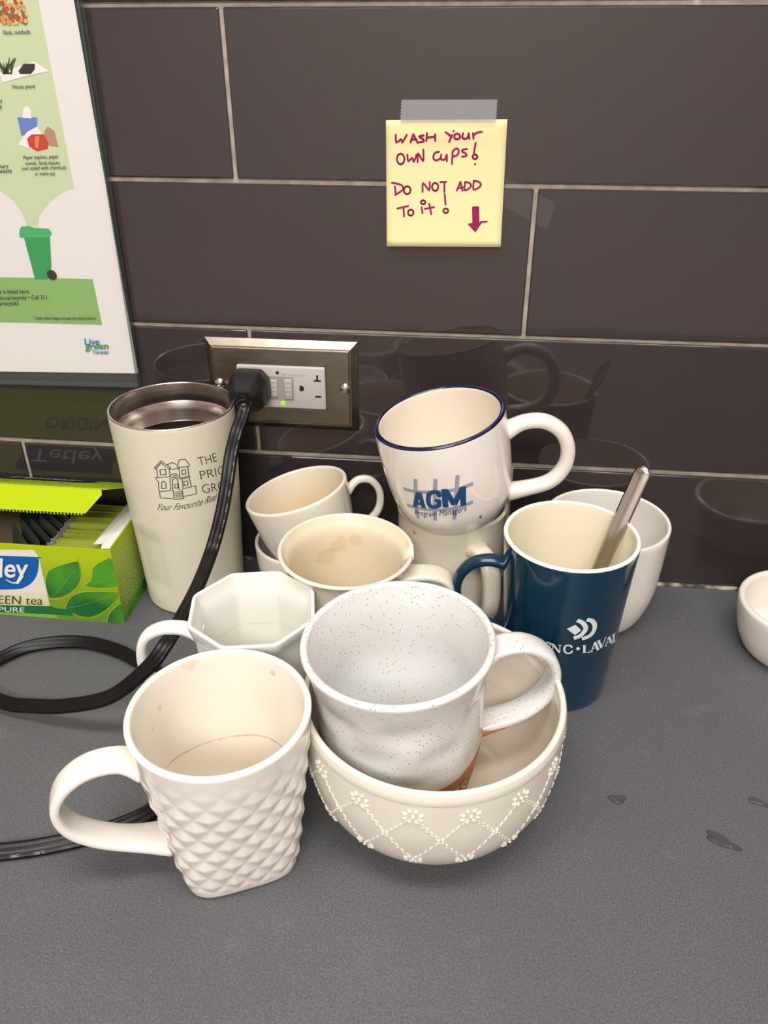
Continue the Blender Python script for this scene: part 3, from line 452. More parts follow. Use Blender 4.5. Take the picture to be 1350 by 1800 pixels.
for row in range(4):
    for k in range(7):
        dents.append((2 * PI * (k + .5 * (row % 2)) / 7 + random.uniform(-.12, .12), .020 + row * .021 + random.uniform(-.003, .003), random.uniform(.0012, .0019)))
def sp_disp(th, z):
    s = 0
    for a, zc, d in dents:
        da = (th - a + PI) % (2 * PI) - PI
        if abs(da) > .75: continue
        s -= d * math.exp(-(da / .27) ** 4 - ((z - zc - .004 * da) / .0078) ** 2)
    return s
vessel('body', PROF['speck'], t=.0042, floor=.009, fillet=.012, nseg=192, nz=80, disp=sp_disp, mats=[m_sp, m_spi, m_spi], parent=rt)
handle([(.0456, .084), (.056, .0895), (.070, .0885), (.0825, .079), (.0868, .064), (.081, .049), (.066, .0385), (.0415, .034)], 16 * D2R, .0160, .0066, m_sp, rt, flare=.25)
m_etch = mat('pale_lettering', srgb(225, 205, 190), .7)
S_ = rev_surf(PROF['speck'])
put_text('base_lettering', 'STARBUCKS', ((-2.10, .0185), (1.55, 0), (0, .0095)), S_, m_etch, rt, maxlen=.3, off=.0004)
# 4 octagonal mug ----------------------------------------------------------------------------
m_oct = mat('white_glass', srgb(240, 240, 236), .12, coat=.3)
m_oct_in = stained('white_glass_inside', srgb(238, 238, 230), srgb(222, 216, 190), .004, .07, .5, ring=(.058, .0006, .35, srgb(186, 150, 110)), rough=.12)
rt = mugroot('octo', 'octagonal_mug', 'bright white eight-sided mug, its handle crossed by the black power cord', 'mug')
def oct_shape(th, z):
    a = (th + 11 * D2R + PI / 8) % (PI / 4) - PI / 8        # corners at -11 degrees + k*45
    a = PI / 8 - abs(a)
    f = .972 * math.cos(PI / 8) / math.cos(a) * (1 / .972)
    # tiny rounding on the corner
    return f * (1 - .012 * math.exp(-((PI / 8 - abs(a)) / .045) ** 2))
PROF['octo'] = [(.033, 0), (.0345, .001), (.0350, .006), (.0355, .02), (.0358, .05), (.0365, .078), (.0395, .090), (.0400, .0935)]
vessel('body', PROF['octo'], t=.0026, floor=.006, fillet=.006, nseg=256, shape=oct_shape, mats=[m_oct, m_oct_in, m_oct], parent=rt)
handle([(.0325, .074), (.045, .0785), (.058, .0775), (.068, .070), (.0715, .055), (.069, .038), (.058, .026), (.0325, .020)], -174 * D2R, .0105, .0066, m_oct, rt)
# 5 chipped mug ------------------------------------------------------------------------------
m_chip = glaze('ivory_glaze', srgb(230, 223, 204), .12, .02)
m_chip_in = stained('ivory_glaze_stained', srgb(230, 219, 192), srgb(212, 188, 142), .004, .085, .6,
    blot=[(-.019, .029, .072, .0075, .3, srgb(206, 172, 112)), (-.010, .033, .080, .0070, .3, srgb(206, 172, 112)), (.001, .0351, .0835, .0055, .3, srgb(206, 172, 112))])
rt = mugroot('chip', 'chipped_mug', 'ivory mug with chipped flared rim and brown smear inside, behind the speckled mug', 'mug')
PROF['chip'] = [(.028, 0), (.030, .001), (.0335, .006), (.0370, .03), (.0380, .065), (.0388, .086), (.0405, .0945), (.0443, .0995)]
vessel('body', PROF['chip'], t=.003, floor=.006, fillet=.010, nseg=288, mats=[m_chip, m_chip_in, m_chip], parent=rt, notch=(4 * D2R, .15, .0046, .085))
handle([(.0372, .0815), (.050, .0835), (.061, .0825), (.0685, .0765), (.0700, .062), (.067, .045), (.055, .034), (.036, .031)], 4 * D2R, .0160, .0055, m_chip, rt, e=3.2)
# 6 tilted cup, 7 cup beneath ------------------------------------------------------------------
m_cup = glaze('offwhite_glaze', srgb(230, 224, 210), .14, .02)
m_cup_in = stained('offwhite_glaze_coffee_stained', srgb(228, 220, 200), srgb(200, 164, 108), .012, .056, 1.0)
PROF['tilted'] = [(.022, 0), (.024, .001), (.0305, .007), (.0350, .024), (.0376, .043), (.0389, .055)]
PROF['small'] = [(.024, 0), (.026, .001), (.033, .014), (.0362, .034), (.0371, .0505)]
rt = mugroot('tilted', 'tea_cup', 'small brown-stained cup tipped to the left, stacked in another cup beside the tumbler', 'cup')
vessel('body', PROF['tilted'], t=.003, floor=.005, fillet=.010, mats=[m_cup, m_cup_in, m_cup], parent=rt)
handle([(.0358, .041), (.046, .0465), (.0555, .043), (.0595, .032), (.056, .020), (.047, .013), (.0305, .011)], 22 * D2R, .0066, .0056, m_cup, rt)
bm = bmesh.new(); bmesh.ops.create_icosphere(bm, subdivisions=2, radius=.0014, matrix=Matrix.Translation((.0368 * math.cos(.28), .0368 * math.sin(.28), .0435)) @ Matrix.Diagonal((.5, 1, 1.4, 1)))
m_cof = mat('dried_coffee', srgb(196, 150, 88), .4); from_bm('coffee_drip', bm, m_cof, rt)
rt = mugroot('small', 'tea_cup', 'off-white cup standing on the counter under the tipped cup', 'cup')
vessel('body', PROF['small'], t=.003, floor=.005, fillet=.010, mats=[m_cup, m_cup, m_cup], parent=rt)
# 8 AGM mug ------------------------------------------------------------------------------------
m_agm = glaze('white_china', srgb(236, 230, 222), .10, .015)
m_agm_in = stained('white_china_inside', srgb(238, 230, 214), srgb(222, 200, 160), .0, .07, .35)
m_navy = mat('navy_rim_glaze', srgb(18, 22, 62), .15, coat=.4)
rt = mugroot('agm', 'printed_mug', 'round white mug with navy rim and blue AGM lettering, perched on another mug', 'mug')
vessel('body', PROF['agm'], t=.0034, floor=.007, fillet=.012, mats=[m_agm, m_agm_in, m_navy], parent=rt)
handle([(.0415, .0575), (.054, .0615), (.067, .0595), (.0770, .050), (.0800, .036), (.0755, .022), (.063, .0125), (.0365, .0100)], 4 * D2R, .0118, .0098, m_agm, rt, flare=.25, e=2.2)
AS = rev_surf(PROF['agm']); m_agmb = mat('agm_blue_print', srgb(22, 70, 118), .3); m_agmg = mat('agm_grey_print', srgb(152, 158, 172), .3)
bm = bmesh.new()
for s in AGMGRID: stroke_bm(bm, s, .0026, AS, off=.00012, aspect=.042, n=4 if len(s) > 2 else 0, round_cap=False)
from_bm('grid_print', bm, m_agmg, rt, smooth=False, recalc=False)
GB = {'A': [([(.10, 0), (.46, 1)], .23), ([(.90, 0), (.54, 1)], .23), ([(.25, .27), (.75, .27)], .18)],
      'G': [([(.88, .70), (.80, .86), (.5, .92), (.22, .82), (.14, .5), (.22, .18), (.5, .09), (.84, .16)], .21), ([(.87, .12), (.87, .46)], .19), ([(.58, .46), (.96, .46)], .14)],
      'M': [([(.08, 0), (.08, 1)], .25), ([(.92, 0), (.92, 1)], .25), ([(.12, .94), (.50, .14)], .24), ([(.88, .94), (.50, .14)], .24)]}
for ch, O, X, Y in AGML:
    sc = math.hypot(Y[0] * .042, Y[1]); bm = bmesh.new()
    for kk, (pts, wd) in enumerate(GB[ch]):
        stroke_bm(bm, [(O[0] + X[0] * a + Y[0] * b, O[1] + X[1] * a + Y[1] * b) for a, b in pts], wd * sc, AS, off=.00025 + kk * .00002, aspect=.042, n=4 if len(pts) > 3 else 0, round_cap=len(pts) > 3, seg=8)
    from_bm('logo_lettering', bm, m_agmb, rt, smooth=False, recalc=False)
put_text('small_lettering', AGMTXT[1][0], AGMTXT[1][1:], AS, mat('agm_dark_print', srgb(24, 44, 84), .3), rt, bold=0, maxlen=.08, off=.0003)
bm = bmesh.new(); p = AS(AGMSPOT[0], AGMSPOT[1], 0); bmesh.ops.create_icosphere(bm, subdivisions=2, radius=.0011, matrix=Matrix.Translation(p) @ Matrix.Diagonal((1, .5, 1.5, 1)))
from_bm('coffee_drip', bm, mat('dry_coffee_spot', srgb(140, 92, 40), .4), rt)
# 9 mug under it -------------------------------------------------------------------------------
m_und = glaze('warm_white_glaze', srgb(230, 222, 202), .13, .02)
rt = mugroot('under', 'stacked_mug', 'warm white mug standing on the counter under the printed one', 'mug')
vessel('body', PROF['under'], t=.0030, floor=.006, fillet=.010, mats=[m_und, m_und, m_und], parent=rt)
handle([(.0370, .0825), (.047, .0840), (.056, .0790), (.0605, .066), (.060, .048), (.052, .033), (.0350, .026)], -60 * D2R, .0130, .0085, m_und, rt)
bm = bmesh.new(); bmesh.ops.create_icosphere(bm, subdivisions=2, radius=.0014, matrix=Matrix.Translation((.0388 * math.cos(-2.25), .0388 * math.sin(-2.25), .0925)) @ Matrix.Diagonal((1, 1, 1.2, 1)))
from_bm('coffee_drip', bm, m_cof, rt)
# 10 SNC mug -----------------------------------------------------------------------------------
m_teal = mat('dark_teal_glaze', srgb(6, 48, 70), .12, coat=.5)
t = NT(m_teal); t.color(t.mix(t.mr(t.noise(20, 2), .3, .7), srgb(4, 44, 66), srgb(8, 54, 76)))
m_snc_in = stained('cream_glaze_tea', srgb(238, 230, 204), srgb(222, 202, 158), .004, .10, .5)
m_snc_rim = mat('pale_rim_glaze', srgb(236, 240, 228), .12, coat=.3)
rt = mugroot('snc', 'tall_mug', 'tall dark teal mug with white logo and lettering, a spoon standing in it', 'mug')
vessel('body', PROF['snc'], t=.0030, floor=.006, fillet=.008, mats=[m_teal, m_snc_in, m_snc_rim], parent=rt)
handle([(.0385, .0925), (.050, .0950), (.062, .0905), (.0695, .078), (.069, .062), (.060, .048), (.0365, .040)], 180 * D2R, .0098, .0070, m_teal, rt, flare=.12)
SS = rev_surf(PROF['snc']); m_wp = mat('white_print', srgb(226, 232, 232), .35)
poly_decal('logo_square', SNCRH, SS, m_wp, rt, .0002, maxlen=.08)
for a in SNCARC:
    bm = bmesh.new(); stroke_bm(bm, a, .0029, SS, off=.0002, aspect=.037, n=6, round_cap=False); from_bm('logo_chevron', bm, m_wp, rt, smooth=False, recalc=False)
GL = {'S': [([(.9, .78), (.8, .95), (.5, 1.0), (.2, .9), (.15, .7), (.35, .56), (.65, .46), (.88, .32), (.85, .1), (.5, 0), (.2, .06), (.08, .25)], .20)],
      'N': [([(.16, .02), (.16, .98)], .09), ([(.14, .98), (.84, .02)], .24), ([(.86, .02), (.86, .98)], .09), ([(0, .98), (.28, .98)], .07), ([(0, .02), (.32, .02)], .07), ([(.7, .98), (1, .98)], .07)],
      'C': [([(.92, .75), (.82, .93), (.55, 1.0), (.25, .9), (.12, .5), (.25, .12), (.55, 0), (.85, .08), (.95, .25)], .20)],
      '.': [([(.1, .5), (.9, .5)], .5), ([(.5, .1), (.5, .9)], .5)],
      'L': [([(.25, 0), (.25, 1)], .26), ([(.05, .98), (.5, .98)], .07), ([(.05, .03), (.95, .03)], .09), ([(.93, .03), (.95, .3)], .09)],
      'A': [([(.1, .02), (.48, .98)], .10), ([(.48, .98), (.86, .02)], .25), ([(.25, .33), (.72, .33)], .08), ([(0, .02), (.26, .02)], .07), ([(.66, .02), (1, .02)], .07)],
      'V': [([(.14, .98), (.5, .04)], .25), ([(.5, .04), (.88, .98)], .10), ([(0, .98), (.34, .98)], .07), ([(.72, .98), (1, .98)], .07)]}
for ch, O, X, Y in SNCTXT:
    sc = math.hypot(Y[0] * .037, Y[1]); bm = bmesh.new()
    for pts, wd in GL[ch]:
        stroke_bm(bm, [(O[0] + X[0] * a + Y[0] * b, O[1] + X[1] * a + Y[1] * b) for a, b in pts], wd * sc * .85, SS, off=.0002, aspect=.037, n=4 if len(pts) > 3 else 0, round_cap=len(pts) > 3, seg=8)
    from_bm('letter', bm, m_wp, rt, smooth=False, recalc=False)
# 11 white mug behind --------------------------------------------------------------------------
m_wh = glaze('plain_white_glaze', srgb(236, 231, 222), .12, .015)
PROF['white'] = [(.027, 0), (.029, .001), (.0355, .010), (.0415, .030), (.0437, .055), (.0448, .085)]
rt = mugroot('white', 'plain_mug', 'plain white rounded mug against the wall behind the teal mug', 'mug')
vessel('body', PROF['white'], t=.0028, floor=.006, fillet=.012, mats=[m_wh, m_wh, m_wh], parent=rt)
# 12 spoon -------------------------------------------------------------------------------------
m_steel = mat('stainless_steel', srgb(196, 190, 184), .16, metal=1)
t = NT(m_steel); t.rough(t.mr(t.noise(40, 3, mapscale=(1, 1, 8)), .3, .7, .10, .26))
A_ = Vector((.2652, -.1036, .117)); dd = Vector((.010, .0074, .032)).normalized(); A_ -= Vector((.0012, .0018, 0))
sp_root = thing('spoon', 'stainless steel spoon standing upright in the teal mug', 'spoon', (0, 0, 0))
p0 = A_ + dd * -.108; sv = Vector((.86, -.45, -.15)); sv = (sv - dd * sv.dot(dd)).normalized()
def spoonw(u):
    return (.55 + .45 * min(1, u * 1.5)) * (1 if u < .965 else math.sqrt(max(.04, 1 - ((u - .965) / .036) ** 2)))
hp = [p0 + dd * (.022 + (.126) * i / 40) + (dd.cross(sv)) * (-.0012 * math.sin(PI * i / 40)) for i in range(41)]
sect = [(-.0042, .0002), (-.0030, .0011), (-.0004, .0005), (0, .0000), (.0004, .0005), (.0030, .0011), (.0042, .0002), (.0032, -.0007), (0, -.0013), (-.0032, -.0007)]
sweep('handle', hp, sect, side=sv, mats=m_steel, parent=sp_root, scale=lambda u: (spoonw(u) * 1.3, 1 if u < .97 else .7))
bm = bmesh.new(); nv = dd.cross(sv); rows_ = []
for i in range(13):
    u = i / 12; c = p0 + dd * (.028 - .03 + .0 + .0295 * u); wd = .0095 * math.sin(PI * (0.08 + .84 * u)) ** .7 * (1 - .25 * u)
    rows_.append([[bm.verts.new(c + sv * wd * math.cos(a) + nv * (s * .0006 - .0042 * math.sin(PI * u) * math.sin(a))) for a in [PI * k / 10 for k in range(11)]] for s in (-1, 1)])
for i in range(12):
    for s in (0, 1):
        for k in range(10): bm.faces.new((rows_[i][s][k], rows_[i][s][k + 1], rows_[i + 1][s][k + 1], rows_[i + 1][s][k]))
    for k in (0, 10): bm.faces.new((rows_[i][0][k], rows_[i + 1][0][k], rows_[i + 1][1][k], rows_[i][1][k]))
from_bm('bowl', bm, m_steel, sp_root)
# 13 tumbler -----------------------------------------------------------------------------------
m_tum = mat('matt_cream_coating', srgb(222, 217, 196), .38, spec=.4)
m_tin = mat('tumbler_steel_inside', srgb(206, 198, 192), .3, metal=1)
t = NT(m_tin); t.rough(t.mr(t.noise(12, 2, mapscale=(1, 1, 30)), .3, .7, .16, .3))
rt = mugroot('tumbler', 'travel_tumbler', 'tall cream steel tumbler with a line-drawn house logo beside the outlet', 'tumbler')
def tum_disp(th, z):
    da = (th + 118 * D2R + PI) % (2 * PI) - PI
    f = 1 / (1 + math.exp((abs(da) - .30) / .05)); g = max(0, min(1, (.082 - z) / .016)) * max(0, min(1, (z - .006) / .02))
    return -.0016 * f * g * (3 * g * g - 2 * g ** 3) if g > 0 else 0
vessel('body', PROF['tumbler'], t=.0020, floor=.01, fillet=.01, nseg=160, nz=60, disp=tum_disp, mats=[m_tum, m_tin, m_tin], parent=rt)
# shoulder ring inside
bm = bmesh.new(); n = 96; rr = []
for (r, z) in ((.0424, .146), (.0416, .1445), (.0396, .1375), (.0390, .131), (.0385, .13)):
    rr.append([bm.verts.new((r * math.cos(2 * PI * s / n), r * math.sin(2 * PI * s / n), z)) for s in range(n)])
for i in range(4):
    for s in range(n): bm.faces.new((rr[i][s], rr[i][(s + 1) % n], rr[i + 1][(s + 1) % n], rr[i + 1][s]))
from_bm('inner_shoulder', bm, m_tin, rt)
TS = rev_surf(PROF['tumbler']); m_ink = mat('black_print', srgb(52, 54, 60), .4)
bm = bmesh.new()
for s in HOUSE: stroke_bm(bm, s, .00055, TS, off=.00015, aspect=.042, seg=6)
from_bm('house_logo', bm, m_ink, rt, smooth=False, recalc=False)
for i, (s, O, X, Y) in enumerate(TUMTXT):
    put_text('lettering', s, (O, X, Y), TS, m_ink, rt, bold=-.012 if i < 3 else -.004, shear=0 if i < 3 else .35, maxlen=.06)
# 14 dish at the right edge --------------------------------------------------------------------
m_dish = glaze('white_dish_glaze', srgb(232, 226, 216), .14, .02)
rt = thing('small_dish', 'thick-walled white dish with pale yellow scraps at the right edge', 'dish', DISH)
vessel('body', [(.026, 0), (.029, .0006), (.0345, .006), (.0395, .018), (.0425, .034), (.0430, .041)], t=.0050, floor=.007, fillet=.012, mats=[m_dish] * 3, parent=rt)
m_rind = mat('pale_yellow_rind', srgb(226, 212, 150), .45, Subsurface_Weight=.0)
for i, (ax_, ay_, az_, L, a0, tl, lab) in enumerate(((-.025, .006, .019, .022, 2.0, .9, 'long pale yellow sliver against the inner wall of the white dish'), (-.019, -.012, .0155, .017, 1.1, .5, 'pale yellow scrap nearest the front inside the white dish'), (-.010, .006, .0135, .018, 2.6, .4, 'pale yellow scrap in the middle of the white dish'))):
    pts = []
    for k in range(12):
        u = k / 11 - .5; pts.append((DISH[0] + ax_ + L * u * math.cos(a0) + .003 * math.cos(u * 5), DISH[1] + ay_ + L * u * math.sin(a0), DISH[2] + az_ + L * u * .5 * tl))
    o = sweep('food_scrap', pts, superell(.0062, .0013, 10), side=(.3, .2, 1), mats=m_rind, scale=lambda u: (math.sin(PI * (.1 + .8 * u)), 1))
    tag(o, lab, 'food scrap', 'yellow scraps in the dish')

# ------------------------------------------------------------------ outlet
PC = (.0236, .1605)
m_plate = mat('brushed_steel_plate', srgb(146, 138, 126), .26, metal=1)
t = NT(m_plate); nb = t.noise(8, 3, mapscale=(1, 1, 60)); t.rough(t.mr(nb, .3, .7, .24, .32)); t.color(t.mix(t.mr(t.noise(50, 3), .4, .7), srgb(146, 138, 126), srgb(134, 125, 108)))
ol = thing('wall_outlet', 'double outlet with test buttons in a steel cover plate on the tiled wall', 'outlet', (PC[0], 0, PC[1]))
bm = bmesh.new(); W2, H2 = .0570, .0350; dx, dz = .0338, .0171      # plate frame with opening
outer0 = [(-W2, -H2), (W2, -H2), (W2, H2), (-W2, H2)]; outer1 = [(x * (1 - .0055 / W2), z * (1 - .0055 / H2)) for x, z in outer0]; inn = [(-dx, -dz), (dx, -dz), (dx, dz), (-dx, dz)]
L0 = [bm.verts.new((x, -.0001, z)) for x, z in outer0]; L0b = [bm.verts.new((x, -.0012, z)) for x, z in outer0]; L1 = [bm.verts.new((x, -.0058, z)) for x, z in outer1]; L2 = [bm.verts.new((x, -.0058, z)) for x, z in inn]; L3 = [bm.verts.new((x, -.0001, z)) for x, z in inn]
for A, B in ((L0, L0b), (L0b, L1), (L1, L2), (L2, L3)):
    for i in range(4): bm.faces.new((A[i], A[(i + 1) % 4], B[(i + 1) % 4], B[i]))
bmesh.ops.bevel(bm, geom=[e for e in bm.edges if all(v in L1 for v in e.verts)], offset=.0009, segments=3, affect='EDGES')
from_bm('cover_plate', bm, m_plate, ol, smooth=False)
m_dev = mat('grey_white_plastic', srgb(184, 181, 177), .35); m_dark = mat('socket_black', srgb(16, 15, 14), .6); m_but = mat('button_plastic', srgb(176, 172, 165), .4)
from_bm('receptacle', bevel_box(-.0333, .0333, -.0078, -.0003, -.0166, .0166, .0012, 3), m_dev, ol)
def pbox(name, x0, x1, z0, z1, y0, m, b=.0004, parent=ol, y1=-.0075): return from_bm(name, bevel_box(x0, x1, y0, y1, z0, z1, b, 2), m, parent)
def psurf(a, b, off): return Vector((a, -.0079 - off, b))
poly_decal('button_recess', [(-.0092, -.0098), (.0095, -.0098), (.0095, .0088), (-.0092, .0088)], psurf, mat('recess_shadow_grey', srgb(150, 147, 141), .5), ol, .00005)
b1 = pbox('test_button', -.0078, -.0028, -.0073, .0063, -.0094, m_but); b2 = pbox('reset_button', .0026, .0084, -.0085, .0072, -.0094, m_but)
for B, x0, x1 in ((b1, -.0070, -.0036), (b2, .0034, .0076)):
    bm = bmesh.new()
    for k in range(4): z = -.0052 + k * .0033; bm_box(bm, x0, x1, -.0097, -.0093, z, z + .0006)
    from_bm('grip_ridge', bm, m_dev, B, smooth=False)
for (x0, x1, z0, z1) in ((.0248, .0304, .0060, .0072), (.0268, .0282, .0062, .0110), (.0254, .0300, -.0066, -.0052)):
    poly_decal('blade_slot', [(x0, z0), (x1, z0), (x1, z1), (x0, z1)], psurf, m_dark, ol, .0001)
poly_decal('ground_hole', [(.0138, -.0018), (.0158, -.0022), (.0172, -.0008), (.0172, .0010), (.0158, .0024), (.0138, .0020)], psurf, m_dark, ol, .0001)
poly_decal('blade_slot', [(-.0222, .0100), (-.0192, .0100), (-.0192, .0112), (-.0222, .0112)], psurf, m_dark, ol, .0001)
bm = bmesh.new(); bmesh.ops.create_cone(bm, cap_ends=True, segments=20, radius1=.0012, radius2=.0012, depth=.0004, matrix=Matrix.Translation((-.0022, -.0080, .0118)) @ Matrix.Rotation(PI / 2, 4, 'X')); from_bm('test_hole', bm, m_dark, ol, smooth=False)
m_led = mat('green_indicator', srgb(90, 220, 40), .3); NT(m_led).b.inputs['Emission Color'].default_value = srgb(110, 255, 40); NT(m_led).b.inputs['Emission Strength'].default_value = 1.6
bm = bmesh.new(); bmesh.ops.create_uvsphere(bm, u_segments=20, v_segments=10, radius=.00175, matrix=Matrix.Translation((.0004, -.0079, -.0126)) @ Matrix.Diagonal((1, .5, 1, 1))); from_bm('indicator_lamp', bm, m_led, ol)
put_text('lettering', 'TEST  MONTHLY', ((-.0005, .0099), (.0195, -.0003), (0, .0013)), psurf, mat('faint_print', srgb(160, 156, 150), .5), ol)
m_screw = mat('zinc_screw', srgb(205, 205, 200), .18, metal=1)
for sx in (-.0478, .0478):
    bm = bmesh.new(); bmesh.ops.create_uvsphere(bm, u_segments=24, v_segments=12, radius=.0042, matrix=Matrix.Translation((sx, -.0058, .0005)) @ Matrix.Diagonal((1, .55, 1, 1)))
    sc_ = from_bm('screw', bm, m_screw, ol)
    bm = bmesh.new(); bm_box(bm, sx - .0034, sx + .0034, -.0080, -.0074, .0001, .0009); from_bm('slot', bm, m_dark, sc_, smooth=False)
# plug and cord
m_rub = mat('black_rubber', srgb(11, 11, 12), .34, spec=.28); m_plug = mat('black_plug_plastic', srgb(18, 18, 19), .4)
pw = thing('power_cord', 'black ribbed power cord plugged into the outlet, looping over the counter', 'cord', (0, 0, 0))
px, pz = .0012, .1612
bm = bmesh.new(); rows_ = []
for (y, w_, h_, cx, cz) in ((-.0080, .0135, .0135, 0, 0), (-.0100, .0145, .0143, 0, 0), (-.0180, .0145, .0143, 0, 0), (-.0260, .0128, .0122, 0, -.0006), (-.0330, .0092, .0088, .0, -.0014), (-.0345, .0082, .0078, 0, -.0014)):
    rows_.append([bm.verts.new((px + cx + w_ * a, y, pz + cz + h_ * b)) for a, b in ((-.62, -1), (.62, -1), (1, -.55), (1, .55), (.62, 1), (-.62, 1), (-1, .55), (-1, -.55))])
for A, B in zip(rows_, rows_[1:]):
    for i in range(8): bm.faces.new((A[i], A[(i + 1) % 8], B[(i + 1) % 8], B[i]))
bm.faces.new(rows_[0]); bm.faces.new(rows_[-1][::-1])
bmesh.ops.recalc_face_normals(bm, faces=bm.faces[:]); bmesh.ops.bevel(bm, geom=bm.edges[:], offset=.0007, segments=2, affect='EDGES')
plug = from_bm('plug', bm, m_plug, pw, smooth=False)
cpts = cr(CORD, 9)
s0 = [Vector((px, -.034, pz - .0014)), Vector((px + .001, -.0385, pz - .0016)), Vector((.0040, -.0425, .1588)), Vector((.0052, -.0465, .1560))]
for i in range(5):
    f = i / 4 * 2.9; k = min(int(f), 2); p = s0[k].lerp(s0[k + 1], f - k); tg = (s0[k + 1] - s0[k]).normalized()
    bm = bmesh.new(); bmesh.ops.create_cone(bm, cap_ends=True, segments=24, radius1=.0058 - i * .0004, radius2=.0054 - i * .0004, depth=.0019, matrix=Matrix.Translation(p) @ tg.to_track_quat('Z', 'Y').to_matrix().to_4x4())
    from_bm('strain_relief', bm, m_plug, pw, smooth=False)
def rib_sect(r=.00172, pitch=.0031):
    out = []
    for k, cx in enumerate((-pitch, 0, pitch)):
        a0 = 125 if k else 180 + 0; 
        for a in range(150 if k == 0 else 125, 29 if k == 2 else 54, -24): out.append((cx + r * math.cos(a * D2R), r * math.sin(a * D2R)))
    for a in (10, -10): out.append((pitch + r * math.cos(a * D2R), r * math.sin(a * D2R)))
    for k, cx in enumerate((pitch, 0, -pitch)):
        for a in range(-30 if k == 0 else -55, -151 if k == 2 else -126, -24): out.append((cx + r * math.cos(a * D2R), r * math.sin(a * D2R)))
    out += [(-pitch + r * math.cos(a * D2R), r * math.sin(a * D2R)) for a in (-170, 170)]
    return out
def cord_side(i, tg):
    nrm = Vector((0.05, -.62, .78)); return tg.cross(nrm)
cord_pts = [Vector(p) for p in cpts]
cord = sweep('cable', cord_pts, rib_sect(), side=cord_side, mats=m_rub, parent=pw)
m_cp = mat('cord_print', srgb(150, 150, 150), .6)
def cord_surf_factory(pts):
    cum = [0]
    for a, b in zip(pts, pts[1:]): cum.append(cum[-1] + (b - a).length)
    def f(s, v, off):
        s = max(0, min(cum[-1] - 1e-6, s)); i = 0
        while cum[i + 1] < s: i += 1
        p = pts[i].lerp(pts[i + 1], (s - cum[i]) / (cum[i + 1] - cum[i])); tg = (pts[min(i + 2, len(pts) - 1)] - pts[max(0, i - 1)]).normalized()
        sv = cord_side(0, tg); sv = (sv - tg * sv.dot(tg)).normalized(); nv = tg.cross(sv)
        if nv.dot(Vector((0.05, -.62, .78))) < 0: nv = -nv
        x = -.0031 + v; h = math.sqrt(max(0, .00172 ** 2 - v * v)) + off
        return p + sv * x + nv * h
    return f, cum[-1]
CSF, CL = cord_surf_factory(cord_pts)
CL = sum((b - a).length for a, b in zip(cord_pts[:34 * 9], cord_pts[1:34 * 9 + 1]))
bm = bmesh.new(); k = .03
for i, s in enumerate(['CAUTION', 'FOR CORD', 'SET', 'BEARING', 'ONLY', 'HEATER', 'SPT-3', 'CSA', 'FT2'] ):
    L = .0010 * len(s)
    put_text('cord_lettering', s, ((k, .0004), (L, 0), (0, -.0010)), CSF, m_cp, pw, maxlen=.004, off=.00006); k += L + .0050
for s0_, s in ((CL - .030, '300V'), (CL - .042, '105\u00b0C'), (CL - .056, 'VW-1')):
    put_text('cord_lettering', s, ((s0_ + .006, -.0006), (-.0055, 0), (0, .0016)), CSF, m_cp, pw, maxlen=.004, off=.00006)

# ------------------------------------------------------------------ note, tapes
m_note = mat('yellow_paper', srgb(230, 222, 168), .75, spec=.2)
m_pink = mat('magenta_marker', srgb(146, 20, 84), .5, spec=.2)
xs = [p[0] for p in NOTEQ]; zs = [p[1] for p in NOTEQ]; NX0, NX1, NZ0, NZ1 = NOTEQ[3][0], NOTEQ[1][0], min(zs), max(zs)
def note_y(x, z):
    f = max(0, min(1, (NOTEQ[0][1] - z) / .078)); g = (x - NOTEQ[0][0]) / .076
    return -.0004 - .0052 * f ** 1.9 - .0012 * math.exp(-((f - .10) / .05) ** 2) * (.3 + .7 * math.sin(PI * g) ** 2)
CV = Vector(CAM[4:7])
def note_surf(x, z, off):
    y = note_y(x, z) - off; p = Vector((x, 0, z)); d = (CV - p); return p + d * (y / d.y)
nt = thing('paper_note', 'yellow square note with magenta handwriting, taped to the dark tiles', 'note', (0, 0, 0))
bm = bmesh.new(); g = []
for s in (0, 1):
    gg = []
    for i in range(21):
        row = []
        for j in range(17):
            u, v = j / 16, i / 20; tl, tr_, br_, bl_ = [Vector((p[0], p[1])) for p in NOTEQ]
            q = tl.lerp(tr_, u).lerp(bl_.lerp(br_, u), v); row.append(bm.verts.new(note_surf(q.x, q.y, -.00015 * s)))
        gg.append(row)
    g.append(gg)
for s in (0, 1):
    for i in range(20):
        for j in range(16): bm.faces.new((g[s][i][j], g[s][i][j + 1], g[s][i + 1][j + 1], g[s][i + 1][j]))
for i in range(20):
    for j in (0, 16): bm.faces.new((g[0][i][j], g[0][i + 1][j], g[1][i + 1][j], g[1][i][j]))
for j in range(16):
    for i in (0, 20): bm.faces.new((g[0][i][j], g[0][i][j + 1], g[1][i][j + 1], g[1][i][j]))
from_bm('sheet', bm, m_note, nt)
bm = bmesh.new()
for s in NOTE: stroke_bm(bm, s, .00125, note_surf, off=.00012, n=3 if len(s) > 3 else 0, seg=8)
P = [note_surf(p[0], p[1], .00013) for p in ARROW]; bm.faces.new([bm.verts.new(p) for p in P])
from_bm('handwriting', bm, m_pink, nt, smooth=False, recalc=False)
m_tape = mat('matt_tape', srgb(190, 192, 200), .4, Alpha=.32); m_clear = mat('clear_tape', srgb(150, 146, 144), .12, Alpha=.05)
